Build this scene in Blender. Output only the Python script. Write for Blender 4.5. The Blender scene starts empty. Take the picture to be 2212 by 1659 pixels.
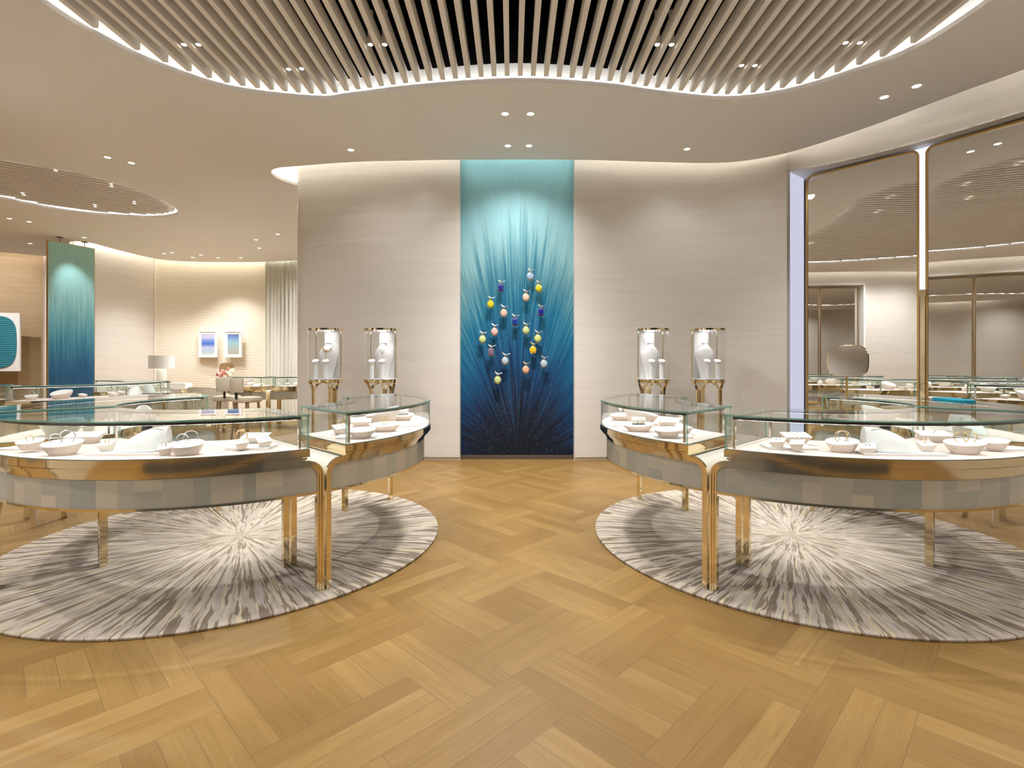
import bpy, math, random
from math import sin, cos, pi, radians as R, sqrt, asin, atan2
from mathutils import Vector, Matrix, geometry
random.seed(7)
C = bpy.context.scene.collection
SC = bpy.context.scene

# ------------------------------------------------------------------ camera, exposure, world
F, CX, HY, HC = 1120.0, 1106.0, 784.0, 1.2          # focal length (px), centre column, horizon row, eye height
cam = bpy.data.cameras.new('camera')
cam.sensor_width = 36.0
cam.lens = 36.0 * F / 2212.0
cam.shift_y = -(829.5 - HY) / 2212.0
cam.clip_start = 0.02
co = bpy.data.objects.new('camera', cam)
co.location = (0, 0, HC)
co.rotation_euler = (R(90), 0, 0)
C.objects.link(co)
SC.camera = co
SC.view_settings.view_transform = 'Standard'
SC.view_settings.look = 'None'
SC.view_settings.gamma = 1.0
SC.view_settings.use_curve_mapping = False
SC.view_settings.exposure = 1.3
w = bpy.data.worlds.new('world')
SC.world = w
w.use_nodes = True
w.node_tree.nodes['Background'].inputs[0].default_value = (0.02, 0.02, 0.022, 1)
SC.cycles.max_bounces = 10
SC.cycles.diffuse_bounces = 8
SC.cycles.glossy_bounces = 4
SC.cycles.transmission_bounces = 4
SC.cycles.transparent_max_bounces = 24
SC.cycles.caustics_reflective = False
SC.cycles.caustics_refractive = False
SC.cycles.sample_clamp_indirect = 8.0
SC.cycles.sample_clamp_direct = 0.0

CEIL, SOFF, VOID = 3.59, 4.05, 4.7
WARM = (1.0, 0.985, 0.978)
P_DOWN = 54.0
E_COVE = 7.5
E_RECESS = 5.0
E_CASE = 12.0

def spot(x, y, z, power, size=110, blend=0.9, col=WARM, rad=0.03, aim=None, parent=None, name='lamp_or_fill'):
    l = bpy.data.lights.new(name, 'SPOT')
    l.energy = power; l.spot_size = R(size); l.spot_blend = blend; l.color = col; l.shadow_soft_size = rad
    o = bpy.data.objects.new(name, l)
    C.objects.link(o)
    o.location = (x, y, z)
    if aim is not None:
        d = Vector(aim) - Vector((x, y, z))
        o.rotation_euler = d.to_track_quat('-Z', 'Y').to_euler()
    return o

def area(x, y, z, power, sx, sy, rot, col=WARM, name='area_light'):
    l = bpy.data.lights.new(name, 'AREA')
    l.energy = power; l.shape = 'RECTANGLE'; l.size = sx; l.size_y = sy; l.color = col
    o = bpy.data.objects.new(name, l)
    C.objects.link(o)
    o.location = (x, y, z); o.rotation_euler = rot
    return o

# ------------------------------------------------------------------ node helpers
def new_mat(name):
    m = bpy.data.materials.new(name)
    m.use_nodes = True
    nt = m.node_tree
    nt.nodes.clear()
    return m, nt

class NT:
    def __init__(s, nt): s.nt = nt
    def n(s, t, **kw):
        nd = s.nt.nodes.new(t)
        for k, v in kw.items():
            if k.startswith('i_'):
                nd.inputs[k[2:].replace('_', ' ')].default_value = v
            else:
                setattr(nd, k, v)
        return nd
    def l(s, a, b): s.nt.links.new(a, b)
    def setin(s, sock, v):
        if hasattr(v, 'is_output') or isinstance(v, bpy.types.NodeSocket): s.l(v, sock)
        else: sock.default_value = v
    def math(s, op, a, b=0.0, c=None, clamp=False):
        nd = s.nt.nodes.new('ShaderNodeMath'); nd.operation = op; nd.use_clamp = clamp
        s.setin(nd.inputs[0], a); s.setin(nd.inputs[1], b)
        if c is not None: s.setin(nd.inputs[2], c)
        return nd.outputs[0]
    def mix(s, f, a, b, bt='MIX'):
        nd = s.nt.nodes.new('ShaderNodeMix'); nd.data_type = 'RGBA'; nd.blend_type = bt
        s.setin(nd.inputs[0], f); s.setin(nd.inputs[6], a); s.setin(nd.inputs[7], b)
        return nd.outputs[2]
    def ramp(s, f, stops, interp='LINEAR'):
        nd = s.nt.nodes.new('ShaderNodeValToRGB'); nd.color_ramp.interpolation = interp
        cr = nd.color_ramp
        while len(cr.elements) < len(stops): cr.elements.new(0.5)
        for e, (p, c) in zip(cr.elements, stops):
            e.position = p; e.color = c if len(c) == 4 else (*c, 1)
        s.l(f, nd.inputs[0])
        return nd.outputs[0]
    def noise(s, vec, scale, detail=3.0, rough=0.5, dist=0.0):
        nd = s.nt.nodes.new('ShaderNodeTexNoise')
        nd.inputs['Scale'].default_value = scale; nd.inputs['Detail'].default_value = detail
        nd.inputs['Roughness'].default_value = rough; nd.inputs['Distortion'].default_value = dist
        if vec is not None: s.l(vec, nd.inputs['Vector'])
        return nd.outputs['Fac']
    def comb(s, x, y, z):
        nd = s.nt.nodes.new('ShaderNodeCombineXYZ')
        s.setin(nd.inputs[0], x); s.setin(nd.inputs[1], y); s.setin(nd.inputs[2], z)
        return nd.outputs[0]
    def sep(s, v):
        nd = s.nt.nodes.new('ShaderNodeSeparateXYZ'); s.l(v, nd.inputs[0])
        return nd.outputs[0], nd.outputs[1], nd.outputs[2]
    def mapping(s, v, scale=(1, 1, 1), rot=(0, 0, 0)):
        nd = s.nt.nodes.new('ShaderNodeMapping'); s.l(v, nd.inputs[0])
        nd.inputs['Scale'].default_value = scale; nd.inputs['Rotation'].default_value = rot
        return nd.outputs[0]
    def coord(s, which='Object'):
        return s.nt.nodes.new('ShaderNodeTexCoord').outputs[which]
    def bsdf(s, col, rough=0.5, metal=0.0, spec=0.5, bump=None, bstr=0.2, coat=0.0, bdist=0.01, trans=0.0):
        b = s.nt.nodes.new('ShaderNodeBsdfPrincipled')
        s.setin(b.inputs['Base Color'], col if not isinstance(col, tuple) or len(col) == 4 else (*col, 1))
        s.setin(b.inputs['Roughness'], rough)
        b.inputs['Metallic'].default_value = metal
        b.inputs['Specular IOR Level'].default_value = spec
        b.inputs['Coat Weight'].default_value = coat
        b.inputs['Transmission Weight'].default_value = trans
        if bump is not None:
            bp = s.nt.nodes.new('ShaderNodeBump'); bp.inputs['Strength'].default_value = bstr
            bp.inputs['Distance'].default_value = bdist
            s.l(bump, bp.inputs['Height']); s.l(bp.outputs[0], b.inputs['Normal'])
        o = s.nt.nodes.new('ShaderNodeOutputMaterial')
        s.l(b.outputs[0], o.inputs[0])
        return b

def simple(name, col, rough=0.5, metal=0.0, spec=0.5, coat=0.0, nscale=None, namt=0.06, trans=0.0):
    m, nt = new_mat(name); k = NT(nt)
    if nscale:
        f = k.noise(k.coord(), nscale, 4)
        c = k.mix(f, tuple(c * (1 - namt) for c in col) + (1,), tuple(min(1, c * (1 + namt)) for c in col) + (1,))
        k.bsdf(c, rough, metal, spec, coat=coat, bump=f, bstr=0.05, trans=trans)
    else:
        k.bsdf(col, rough, metal, spec, coat=coat, trans=trans)
    return m

def emit(name, col, strength):
    m, nt = new_mat(name); k = NT(nt)
    e = k.n('ShaderNodeEmission'); e.inputs[0].default_value = (*col, 1); e.inputs[1].default_value = strength
    o = k.n('ShaderNodeOutputMaterial'); k.l(e.outputs[0], o.inputs[0])
    return m

M = {}
def make_materials():
    M['ceiling'] = simple('ceiling_paint', (0.885, 0.88, 0.87), 0.9, spec=0.1, nscale=0.6, namt=0.015)
    M['cove'] = simple('cove_white', (0.88, 0.87, 0.84), 0.85, spec=0.1)
    M['slat'] = simple('slat_lacquer', (0.88, 0.85, 0.80), 0.65, spec=0.25, nscale=2, namt=0.02)
    M['void'] = simple('plenum_black', (0.006, 0.006, 0.006), 0.9, spec=0.05)
    M['duct'] = simple('plenum_metal', (0.03, 0.028, 0.025), 0.6, spec=0.2)
    M['dark'] = simple('shopfront_dark', (0.05, 0.052, 0.06), 0.35, spec=0.4)
    M['cream'] = simple('cream_lacquer', (0.70, 0.67, 0.585), 0.35, spec=0.4)
    M['white'] = simple('white_leather', (0.74, 0.735, 0.73), 0.55, spec=0.3, nscale=40, namt=0.01)
    M['standside'] = simple('cream_leather', (0.72, 0.64, 0.56), 0.5, spec=0.3, nscale=40, namt=0.015)
    M['blush'] = simple('blush_deck', (0.60, 0.50, 0.465), 0.7, spec=0.15, nscale=60, namt=0.015)
    M['chrome'] = simple('polished_chrome', (0.72, 0.70, 0.66), 0.12, 1.0)
    M['rail'] = simple('smoked_rail', (0.055, 0.045, 0.04), 0.25)
    M['silver'] = simple('silver', (0.82, 0.82, 0.82), 0.15, 1.0)
    M['gold'] = simple('gold', (0.90, 0.66, 0.34), 0.18, 1.0)
    M['mirror'] = simple('mirror_glass', (0.93, 0.92, 0.89), 0.0, 1.0)
    M['slit'] = simple('dark_slit', (0.03, 0.03, 0.03), 0.5)
    M['fabric'] = simple('cream_upholstery', (0.66, 0.61, 0.50), 0.85, spec=0.1, nscale=80, namt=0.05)
    M['chairleg'] = simple('stool_leg_bronze', (0.42, 0.36, 0.26), 0.35, 0.6)
    M['black'] = simple('black_metal', (0.02, 0.02, 0.025), 0.4)
    M['paper'] = simple('white_card', (0.88, 0.87, 0.84), 0.7, spec=0.1)
    M['shade'] = simple('white_shade', (0.88, 0.87, 0.85), 0.8, spec=0.1)
    M['teal'] = simple('teal_velvet', (0.02, 0.22, 0.30), 0.9, spec=0.1, nscale=60, namt=0.2)
    M['vase'] = simple('turquoise_glaze', (0.06, 0.42, 0.45), 0.2)
    M['petal'] = simple('coral_petals', (0.75, 0.30, 0.22), 0.6)
    M['petal2'] = simple('crimson_petals', (0.45, 0.04, 0.09), 0.6)
    M['leafg'] = simple('leaf_green', (0.05, 0.12, 0.04), 0.6)
    M['baseboard'] = simple('white_baseboard', (0.85, 0.83, 0.79), 0.4)
    M['walnut'] = simple('dark_plinth', (0.10, 0.075, 0.055), 0.4)
    M['led'] = emit('led_cove', (1.0, 0.95, 0.88), E_COVE)
    M['ledfar'] = emit('led_far_cove', (1.0, 0.96, 0.88), E_COVE * 2.2)
    M['ledrec'] = emit('led_recess', (1.0, 0.98, 0.95), E_RECESS)
    M['ledcase'] = emit('led_case', (1.0, 0.97, 0.95), E_CASE)
    M['ledcool'] = emit('led_niche', (0.72, 0.76, 1.0), 0.55)
    M['jamb'] = emit('self_glowing_jamb', (0.80, 0.80, 1.0), 0.31)  # jamb glows by itself, standing in for cool LED light falling on it
    M['ledped'] = emit('led_pedestal', (1.0, 0.98, 0.96), 12.0)
    M['lampface'] = emit('downlight_face', (1.0, 0.95, 0.80), 1.0)
    M['lampcore'] = emit('downlight_core', (1.0, 0.96, 0.88), 6.0)
    # brass
    m, nt = new_mat('polished_brass'); k = NT(nt)
    f = k.noise(k.coord(), 3.0, 2)
    k.bsdf(k.mix(f, (0.80, 0.66, 0.41, 1), (0.86, 0.73, 0.49, 1)), 0.07, 1.0)
    M['brass'] = m
    m, nt = new_mat('satin_brass'); k = NT(nt)
    k.bsdf((0.62, 0.42, 0.16), 0.28, 1.0); M['brass2'] = m
    # glass pane: clear with Fresnel reflection, lets light through
    for nm, tint, ior in (('glass', (0.965, 0.985, 0.975), 1.45), ('acrylic', (0.985, 0.99, 0.99), 1.35)):
        m, nt = new_mat(nm); k = NT(nt)
        t = k.n('ShaderNodeBsdfTransparent'); t.inputs[0].default_value = (*tint, 1)
        g = k.n('ShaderNodeBsdfGlossy'); g.inputs['Roughness'].default_value = 0.01; g.inputs[0].default_value = (1, 1, 1, 1)
        fr = k.n('ShaderNodeFresnel'); fr.inputs[0].default_value = ior
        geo = k.n('ShaderNodeNewGeometry')
        mx = k.n('ShaderNodeMixShader')
        # front faces reflect; back faces only let light pass so a thin pane reflects once
        k.l(k.math('MULTIPLY', fr.outputs[0], k.math('SUBTRACT', 1.0, geo.outputs['Backfacing'])), mx.inputs[0])
        k.l(t.outputs[0], mx.inputs[1]); k.l(g.outputs[0], mx.inputs[2])
        o = k.n('ShaderNodeOutputMaterial'); k.l(mx.outputs[0], o.inputs[0])
        M[nm] = m
    m, nt = new_mat('glass_edge'); k = NT(nt)
    t = k.n('ShaderNodeBsdfTransparent'); t.inputs[0].default_value = (0.62, 0.84, 0.76, 1)
    b = k.n('ShaderNodeBsdfPrincipled'); b.inputs['Base Color'].default_value = (0.22, 0.45, 0.37, 1); b.inputs['Roughness'].default_value = 0.15
    mx = k.n('ShaderNodeMixShader'); mx.inputs[0].default_value = 0.6
    k.l(t.outputs[0], mx.inputs[1]); k.l(b.outputs[0], mx.inputs[2])
    o = k.n('ShaderNodeOutputMaterial'); k.l(mx.outputs[0], o.inputs[0])
    M['gedge'] = m
    # stone wall with faint drifting horizontal veins
    m, nt = new_mat('pale_veined_stone'); k = NT(nt)
    v = k.mapping(k.coord(), (0.22, 0.22, 2.6))
    n1 = k.noise(v, 1.6, 6, 0.6, 0.9)
    v2 = k.mapping(k.coord(), (0.15, 0.15, 7.0))
    n2 = k.noise(v2, 2.0, 5, 0.65, 0.5)
    c = k.ramp(n1, [(0.30, (0.70, 0.665, 0.62)), (0.48, (0.735, 0.70, 0.655)), (0.56, (0.69, 0.655, 0.61)), (0.75, (0.775, 0.745, 0.705))])
    c = k.mix(k.math('MULTIPLY', n2, 0.35), c, (0.60, 0.56, 0.51, 1))
    k.bsdf(c, 0.32, spec=0.35, bump=n2, bstr=0.03)
    M['stone'] = m
    # oak planks: UV = metres along / across, Col = random per plank
    m, nt = new_mat('oak_plank'); k = NT(nt)
    uv = k.n('ShaderNodeUVMap'); uv.uv_map = 'UVMap'
    at = k.n('ShaderNodeAttribute'); at.attribute_name = 'rnd'
    r1, r2, r3 = k.sep(at.outputs['Vector'])
    u, vv, _ = k.sep(uv.outputs[0])
    off = k.math('MULTIPLY', r1, 37.0)
    vec = k.comb(k.math('ADD', k.math('MULTIPLY', u, 1.1), off), k.math('ADD', k.math('MULTIPLY', vv, 17.0), k.math('MULTIPLY', r2, 53.0)), 0.0)
    g1 = k.noise(vec, 1.6, 5, 0.6, 1.1)
    vecb = k.comb(k.math('ADD', k.math('MULTIPLY', u, 4.0), off), k.math('MULTIPLY', vv, 190.0), r3)
    g2 = k.noise(vecb, 1.0, 4, 0.6)
    base = k.ramp(r1, [(0.0, (0.235, 0.135, 0.040)), (0.5, (0.28, 0.168, 0.052)), (1.0, (0.335, 0.208, 0.070))])
    c = k.mix(k.ramp(g1, [(0.35, (0, 0, 0)), (0.75, (1, 1, 1))]), base, (0.18, 0.096, 0.018, 1))
    c = k.mix(0.55, base, c)
    c = k.mix(k.math('MULTIPLY', k.math('SUBTRACT', g2, 0.4, clamp=True), 0.9), c, (0.15, 0.08, 0.02, 1))
    col_w = k.n('ShaderNodeAttribute'); col_w.attribute_name = 'dim'
    L_, W_, _z = k.sep(col_w.outputs['Vector'])
    eu = k.math('MINIMUM', u, k.math('SUBTRACT', L_, u)); ev = k.math('MINIMUM', vv, k.math('SUBTRACT', W_, vv))
    ed = k.math('MINIMUM', eu, ev)
    line = k.math('LESS_THAN', ed, 0.0012)
    c = k.mix(k.math('MULTIPLY', line, 0.65), c, (0.12, 0.07, 0.03, 1))
    b = k.bsdf(c, k.math('ADD', 0.30, k.math('MULTIPLY', g2, 0.18)), spec=0.34, bump=g2, bstr=0.04)
    M['oak'] = m
    # mosaic tiles of the counter fronts
    m, nt = new_mat('pearl_tile'); k = NT(nt)
    at = k.n('ShaderNodeAttribute'); at.attribute_name = 'rnd'
    r1, r2, r3 = k.sep(at.outputs['Vector'])
    oc = k.coord()
    vo = k.n('ShaderNodeVectorMath', operation='ADD'); k.l(oc, vo.inputs[0])
    vm = k.n('ShaderNodeVectorMath', operation='SCALE'); k.l(at.outputs['Vector'], vm.inputs[0]); vm.inputs[3].default_value = 9.0
    k.l(vm.outputs[0], vo.inputs[1])
    base = k.ramp(r1, [(0.0, (0.35, 0.37, 0.315)), (0.35, (0.44, 0.44, 0.365)), (0.7, (0.51, 0.485, 0.385)), (1.0, (0.60, 0.55, 0.43))])
    bl = k.mix(k.math('MULTIPLY', k.math('GREATER_THAN', r2, 0.68), 0.6), base, (0.25, 0.30, 0.295, 1))
    n1 = k.noise(vo.outputs[0], 7.0, 5, 0.6, 1.0)
    ve = k.n('ShaderNodeTexVoronoi', feature='DISTANCE_TO_EDGE'); ve.inputs['Scale'].default_value = 9.0; k.l(vo.outputs[0], ve.inputs['Vector'])
    vein = k.math('LESS_THAN', ve.outputs[0], 0.007)
    c = k.mix(k.math('MULTIPLY', n1, 0.5), bl, (0.56, 0.50, 0.42, 1))
    c = k.mix(k.math('MULTIPLY', k.math('MULTIPLY', vein, n1), 0.32), c, (0.72, 0.66, 0.54, 1))
    uv = k.n('ShaderNodeUVMap'); uv.uv_map = 'UVMap'
    u, vv, _ = k.sep(uv.outputs[0])
    cw = k.n('ShaderNodeAttribute'); cw.attribute_name = 'dim'
    L_, W_, _z = k.sep(cw.outputs['Vector'])
    ed = k.math('MINIMUM', k.math('MINIMUM', u, k.math('SUBTRACT', L_, u)), k.math('MINIMUM', vv, k.math('SUBTRACT', W_, vv)))
    c = k.mix(k.math('MULTIPLY', k.math('LESS_THAN', ed, 0.0012), 0.35), c, (0.60, 0.54, 0.44, 1))
    k.bsdf(c, 0.22, spec=0.5)
    M['tile'] = m
    # rug: radial strokes
    m, nt = new_mat('burst_rug_pile'); k = NT(nt)
    x, y, z = k.sep(k.coord())
    rr = k.math('SQRT', k.math('ADD', k.math('MULTIPLY', x, x), k.math('MULTIPLY', y, y)))
    th = k.math('ARCTAN2', y, x)
    wob = k.math('MULTIPLY', k.math('SUBTRACT', k.noise(k.comb(x, y, 0.0), 9.0, 3), 0.5), 0.020)
    th = k.math('ADD', th, wob)
    ct, st = k.math('COSINE', th), k.math('SINE', th)
    def strokes(K, s, ph, det=2.0):
        return k.noise(k.comb(k.math('MULTIPLY', ct, K), k.math('MULTIPLY', st, K), k.math('ADD', k.math('MULTIPLY', rr, s), ph)), 1.0, det, 0.55, 0.0)
    near = k.ramp(rr, [(0.22, (1, 1, 1)), (0.62, (0, 0, 0))])
    def st2(K, s, ph):
        a, b = strokes(K, s, ph), strokes(K * .36, s * 1.9, ph + 3)
        nd = k.n('ShaderNodeMix'); nd.data_type = 'FLOAT'; k.l(near, nd.inputs[0]); k.l(a, nd.inputs[2]); k.l(b, nd.inputs[3]); return nd.outputs[0]
    a1, a2, a3, a4 = st2(34, 2.6, 0), st2(48, 3.6, 7), st2(40, 2.2, 19), st2(60, 2.6, 31)
    c = k.mix(k.ramp(a3, [(0.46, (0, 0, 0)), (0.52, (1, 1, 1))]), (0.54, 0.475, 0.405, 1), (0.43, 0.375, 0.32, 1))
    c = k.mix(k.ramp(a4, [(0.57, (0, 0, 0)), (0.60, (1, 1, 1))]), c, (0.58, 0.50, 0.33, 1))
    c = k.mix(k.ramp(a1, [(0.545, (0, 0, 0)), (0.565, (1, 1, 1))]), c, (0.20, 0.16, 0.12, 1))
    c = k.mix(k.ramp(a2, [(0.585, (0, 0, 0)), (0.605, (1, 1, 1))]), c, (0.25, 0.20, 0.14, 1))
    cen = k.ramp(rr, [(0.0, (1, 1, 1)), (0.85, (0, 0, 0))])
    c = k.mix(k.math('MULTIPLY', cen, 0.12), c, (0.74, 0.67, 0.53, 1))
    pile = k.noise(k.coord(), 260.0, 2)
    c = k.mix(k.math('MULTIPLY', pile, 0.25), c, (0.30, 0.25, 0.2, 1))
    hb = k.math('ADD', k.math('MULTIPLY', pile, 0.3), k.math('ADD', a1, a2))
    k.bsdf(c, 0.95, spec=0.05, bump=hb, bstr=0.6, bdist=0.006)
    M['rug'] = m
    # painted ray panel: local x across, z up from the floor, strokes fan from a point low on the panel
    def ray_panel(name, z0, fan, stops, star, zlo, zhi, streak):
        m, nt = new_mat(name); k = NT(nt)
        x, y, z = k.sep(k.coord())
        dz = k.math('SUBTRACT', z, z0)
        t = k.math('ARCTAN2', x, k.math('MAXIMUM', dz, 0.03)) if fan else x
        rr = k.math('SQRT', k.math('ADD', k.math('MULTIPLY', x, x), k.math('MULTIPLY', dz, dz)))
        f1 = k.noise(k.comb(k.math('MULTIPLY', t, 34.0 if fan else 26.0), k.math('MULTIPLY', rr, 0.55), 3.0), 1.0, 5, 0.7)
        f2 = k.noise(k.comb(k.math('MULTIPLY', t, 150.0 if fan else 110.0), k.math('MULTIPLY', rr, 0.9), 9.0), 1.0, 3, 0.6)
        h = k.math('DIVIDE', k.math('SUBTRACT', z, zlo), zhi - zlo)
        side = k.math('MULTIPLY', k.math('POWER', k.math('ABSOLUTE', x), 2.0), 0.35 if fan else 0.0)
        s = k.math('ADD', k.math('ADD', h, side), k.math('ADD', k.math('MULTIPLY', k.math('SUBTRACT', f1, 0.5), streak), k.math('MULTIPLY', k.math('SUBTRACT', f2, 0.5), streak * 0.7)))
        c = k.ramp(s, stops)
        c = k.mix(k.math('MULTIPLY', k.math('MULTIPLY', k.math('SUBTRACT', f2, 0.5, clamp=True), 2.2), k.math('ADD', k.math('MULTIPLY', h, 0.9, clamp=True), 0.12)), c, (0.22, 0.50, 0.58, 1))
        if star:
            sn = k.n('ShaderNodeTexVoronoi'); sn.inputs['Scale'].default_value = 58.0
            k.l(k.comb(x, z, 0.0), sn.inputs['Vector'])
            rc = k.sep(sn.outputs['Color'])[0]
            d = k.math('LESS_THAN', sn.outputs['Distance'], k.math('MULTIPLY', rc, 0.15))
            lo = k.ramp(h, [(0.0, (1, 1, 1)), (0.62, (0, 0, 0))])
            c = k.mix(k.math('MULTIPLY', k.math('MULTIPLY', d, lo), 0.75), c, (0.75, 0.78, 0.7, 1))
        k.bsdf(c, 0.55, spec=0.2, bump=f2, bstr=0.1)
        return m
    M['rays'] = ray_panel('night_sea_panel', -0.03, True,
        [(0.0, (0.005, 0.006, 0.013)), (0.17, (0.006, 0.008, 0.024)), (0.30, (0.005, 0.033, 0.11)), (0.44, (0.005, 0.095, 0.215)),
         (0.58, (0.012, 0.165, 0.28)), (0.70, (0.12, 0.33, 0.41)), (0.82, (0.28, 0.52, 0.57)), (1.0, (0.30, 0.60, 0.70))], True, 0.0, 3.6, 0.56)
    M['rain'] = ray_panel('teal_rain_panel', 0.0, False,
        [(0.0, (0.012, 0.06, 0.15)), (0.30, (0.02, 0.10, 0.21)), (0.42, (0.04, 0.20, 0.30)), (0.55, (0.14, 0.37, 0.43)),
         (0.7, (0.32, 0.61, 0.63)), (1.0, (0.40, 0.70, 0.68))], False, 0.2, 3.5, 0.42)
    # wavy plaster
    m, nt = new_mat('rippled_plaster'); k = NT(nt)
    wv = k.n('ShaderNodeTexWave'); wv.bands_direction = 'Z'; wv.inputs['Scale'].default_value = 5.5; wv.inputs['Distortion'].default_value = 9.0
    wv.inputs['Detail'].default_value = 2.0; wv.inputs['Detail Scale'].default_value = 0.35
    k.l(k.coord(), wv.inputs['Vector'])
    c = k.mix(wv.outputs['Fac'], (0.76, 0.70, 0.58, 1), (0.80, 0.745, 0.63, 1))
    k.bsdf(c, 0.7, spec=0.1, bump=wv.outputs['Fac'], bstr=0.15, bdist=0.012)
    M['ripple'] = m
    # wood feature wall
    m, nt = new_mat('pale_wood_wall'); k = NT(nt)
    n1 = k.noise(k.mapping(k.coord(), (0.6, 0.6, 7)), 1.5, 6, 0.6, 1.0)
    k.bsdf(k.mix(n1, (0.40, 0.29, 0.165, 1), (0.54, 0.41, 0.26, 1)), 0.5, spec=0.2)
    M['wood'] = m
    # sheer curtain
    for nm, col in (('sheer', (0.80, 0.74, 0.68)), ('sheer2', (0.70, 0.70, 0.64))):
        m, nt = new_mat('curtain_' + nm); k = NT(nt)
        n1 = k.noise(k.mapping(k.coord(), (9, 9, 0.25)), 2.0, 3)
        k.bsdf(k.mix(n1, tuple(q * 0.9 for q in col) + (1,), tuple(min(1, q * 1.12) for q in col) + (1,)), 0.85, spec=0.05)
        M[nm] = m
    # art
    m, nt = new_mat('sea_relief'); k = NT(nt)
    wv = k.n('ShaderNodeTexWave'); wv.bands_direction = 'Z'; wv.inputs['Scale'].default_value = 7; wv.inputs['Distortion'].default_value = 4
    wv.inputs['Detail'].default_value = 3; k.l(k.coord(), wv.inputs['Vector'])
    k.bsdf(k.mix(wv.outputs['Fac'], (0.01, 0.12, 0.18, 1), (0.05, 0.32, 0.40, 1)), 0.5, bump=wv.outputs['Fac'], bstr=0.3)
    M['sea'] = m
    for nm, st in (('print1', [(0.0, (0.45, 0.62, 0.50)), (0.15, (0.42, 0.5, 0.62)), (0.32, (0.45, 0.50, 0.66)), (0.5, (0.06, 0.13, 0.50)), (0.68, (0.18, 0.28, 0.60)), (0.82, (0.45, 0.48, 0.66)), (0.97, (0.45, 0.42, 0.55))]),
                   ('print2', [(0.0, (0.42, 0.40, 0.33)), (0.3, (0.36, 0.42, 0.42)), (0.55, (0.28, 0.48, 0.52)), (0.75, (0.20, 0.32, 0.52)), (0.9, (0.13, 0.19, 0.42)), (1.0, (0.15, 0.20, 0.38))])):
        m, nt = new_mat(nm); k = NT(nt)
        x, y, z = k.sep(k.coord('Generated'))
        k.bsdf(k.ramp(z, st), 0.6, spec=0.1); M[nm] = m
    m, nt = new_mat('shell_chip_back'); k = NT(nt)
    vo = k.n('ShaderNodeTexVoronoi'); vo.inputs['Scale'].default_value = 60; k.l(k.coord(), vo.inputs['Vector'])
    f = k.sep(vo.outputs['Color'])[0]
    k.bsdf(k.ramp(f, [(0, (0.62, 0.55, 0.42)), (1, (0.82, 0.78, 0.67))]), 0.5); M['chip'] = m
    m, nt = new_mat('blue_haze_glass'); k = NT(nt)
    k.bsdf((0.45, 0.45, 0.55), 0.6); M['haze'] = m
make_materials()

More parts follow.
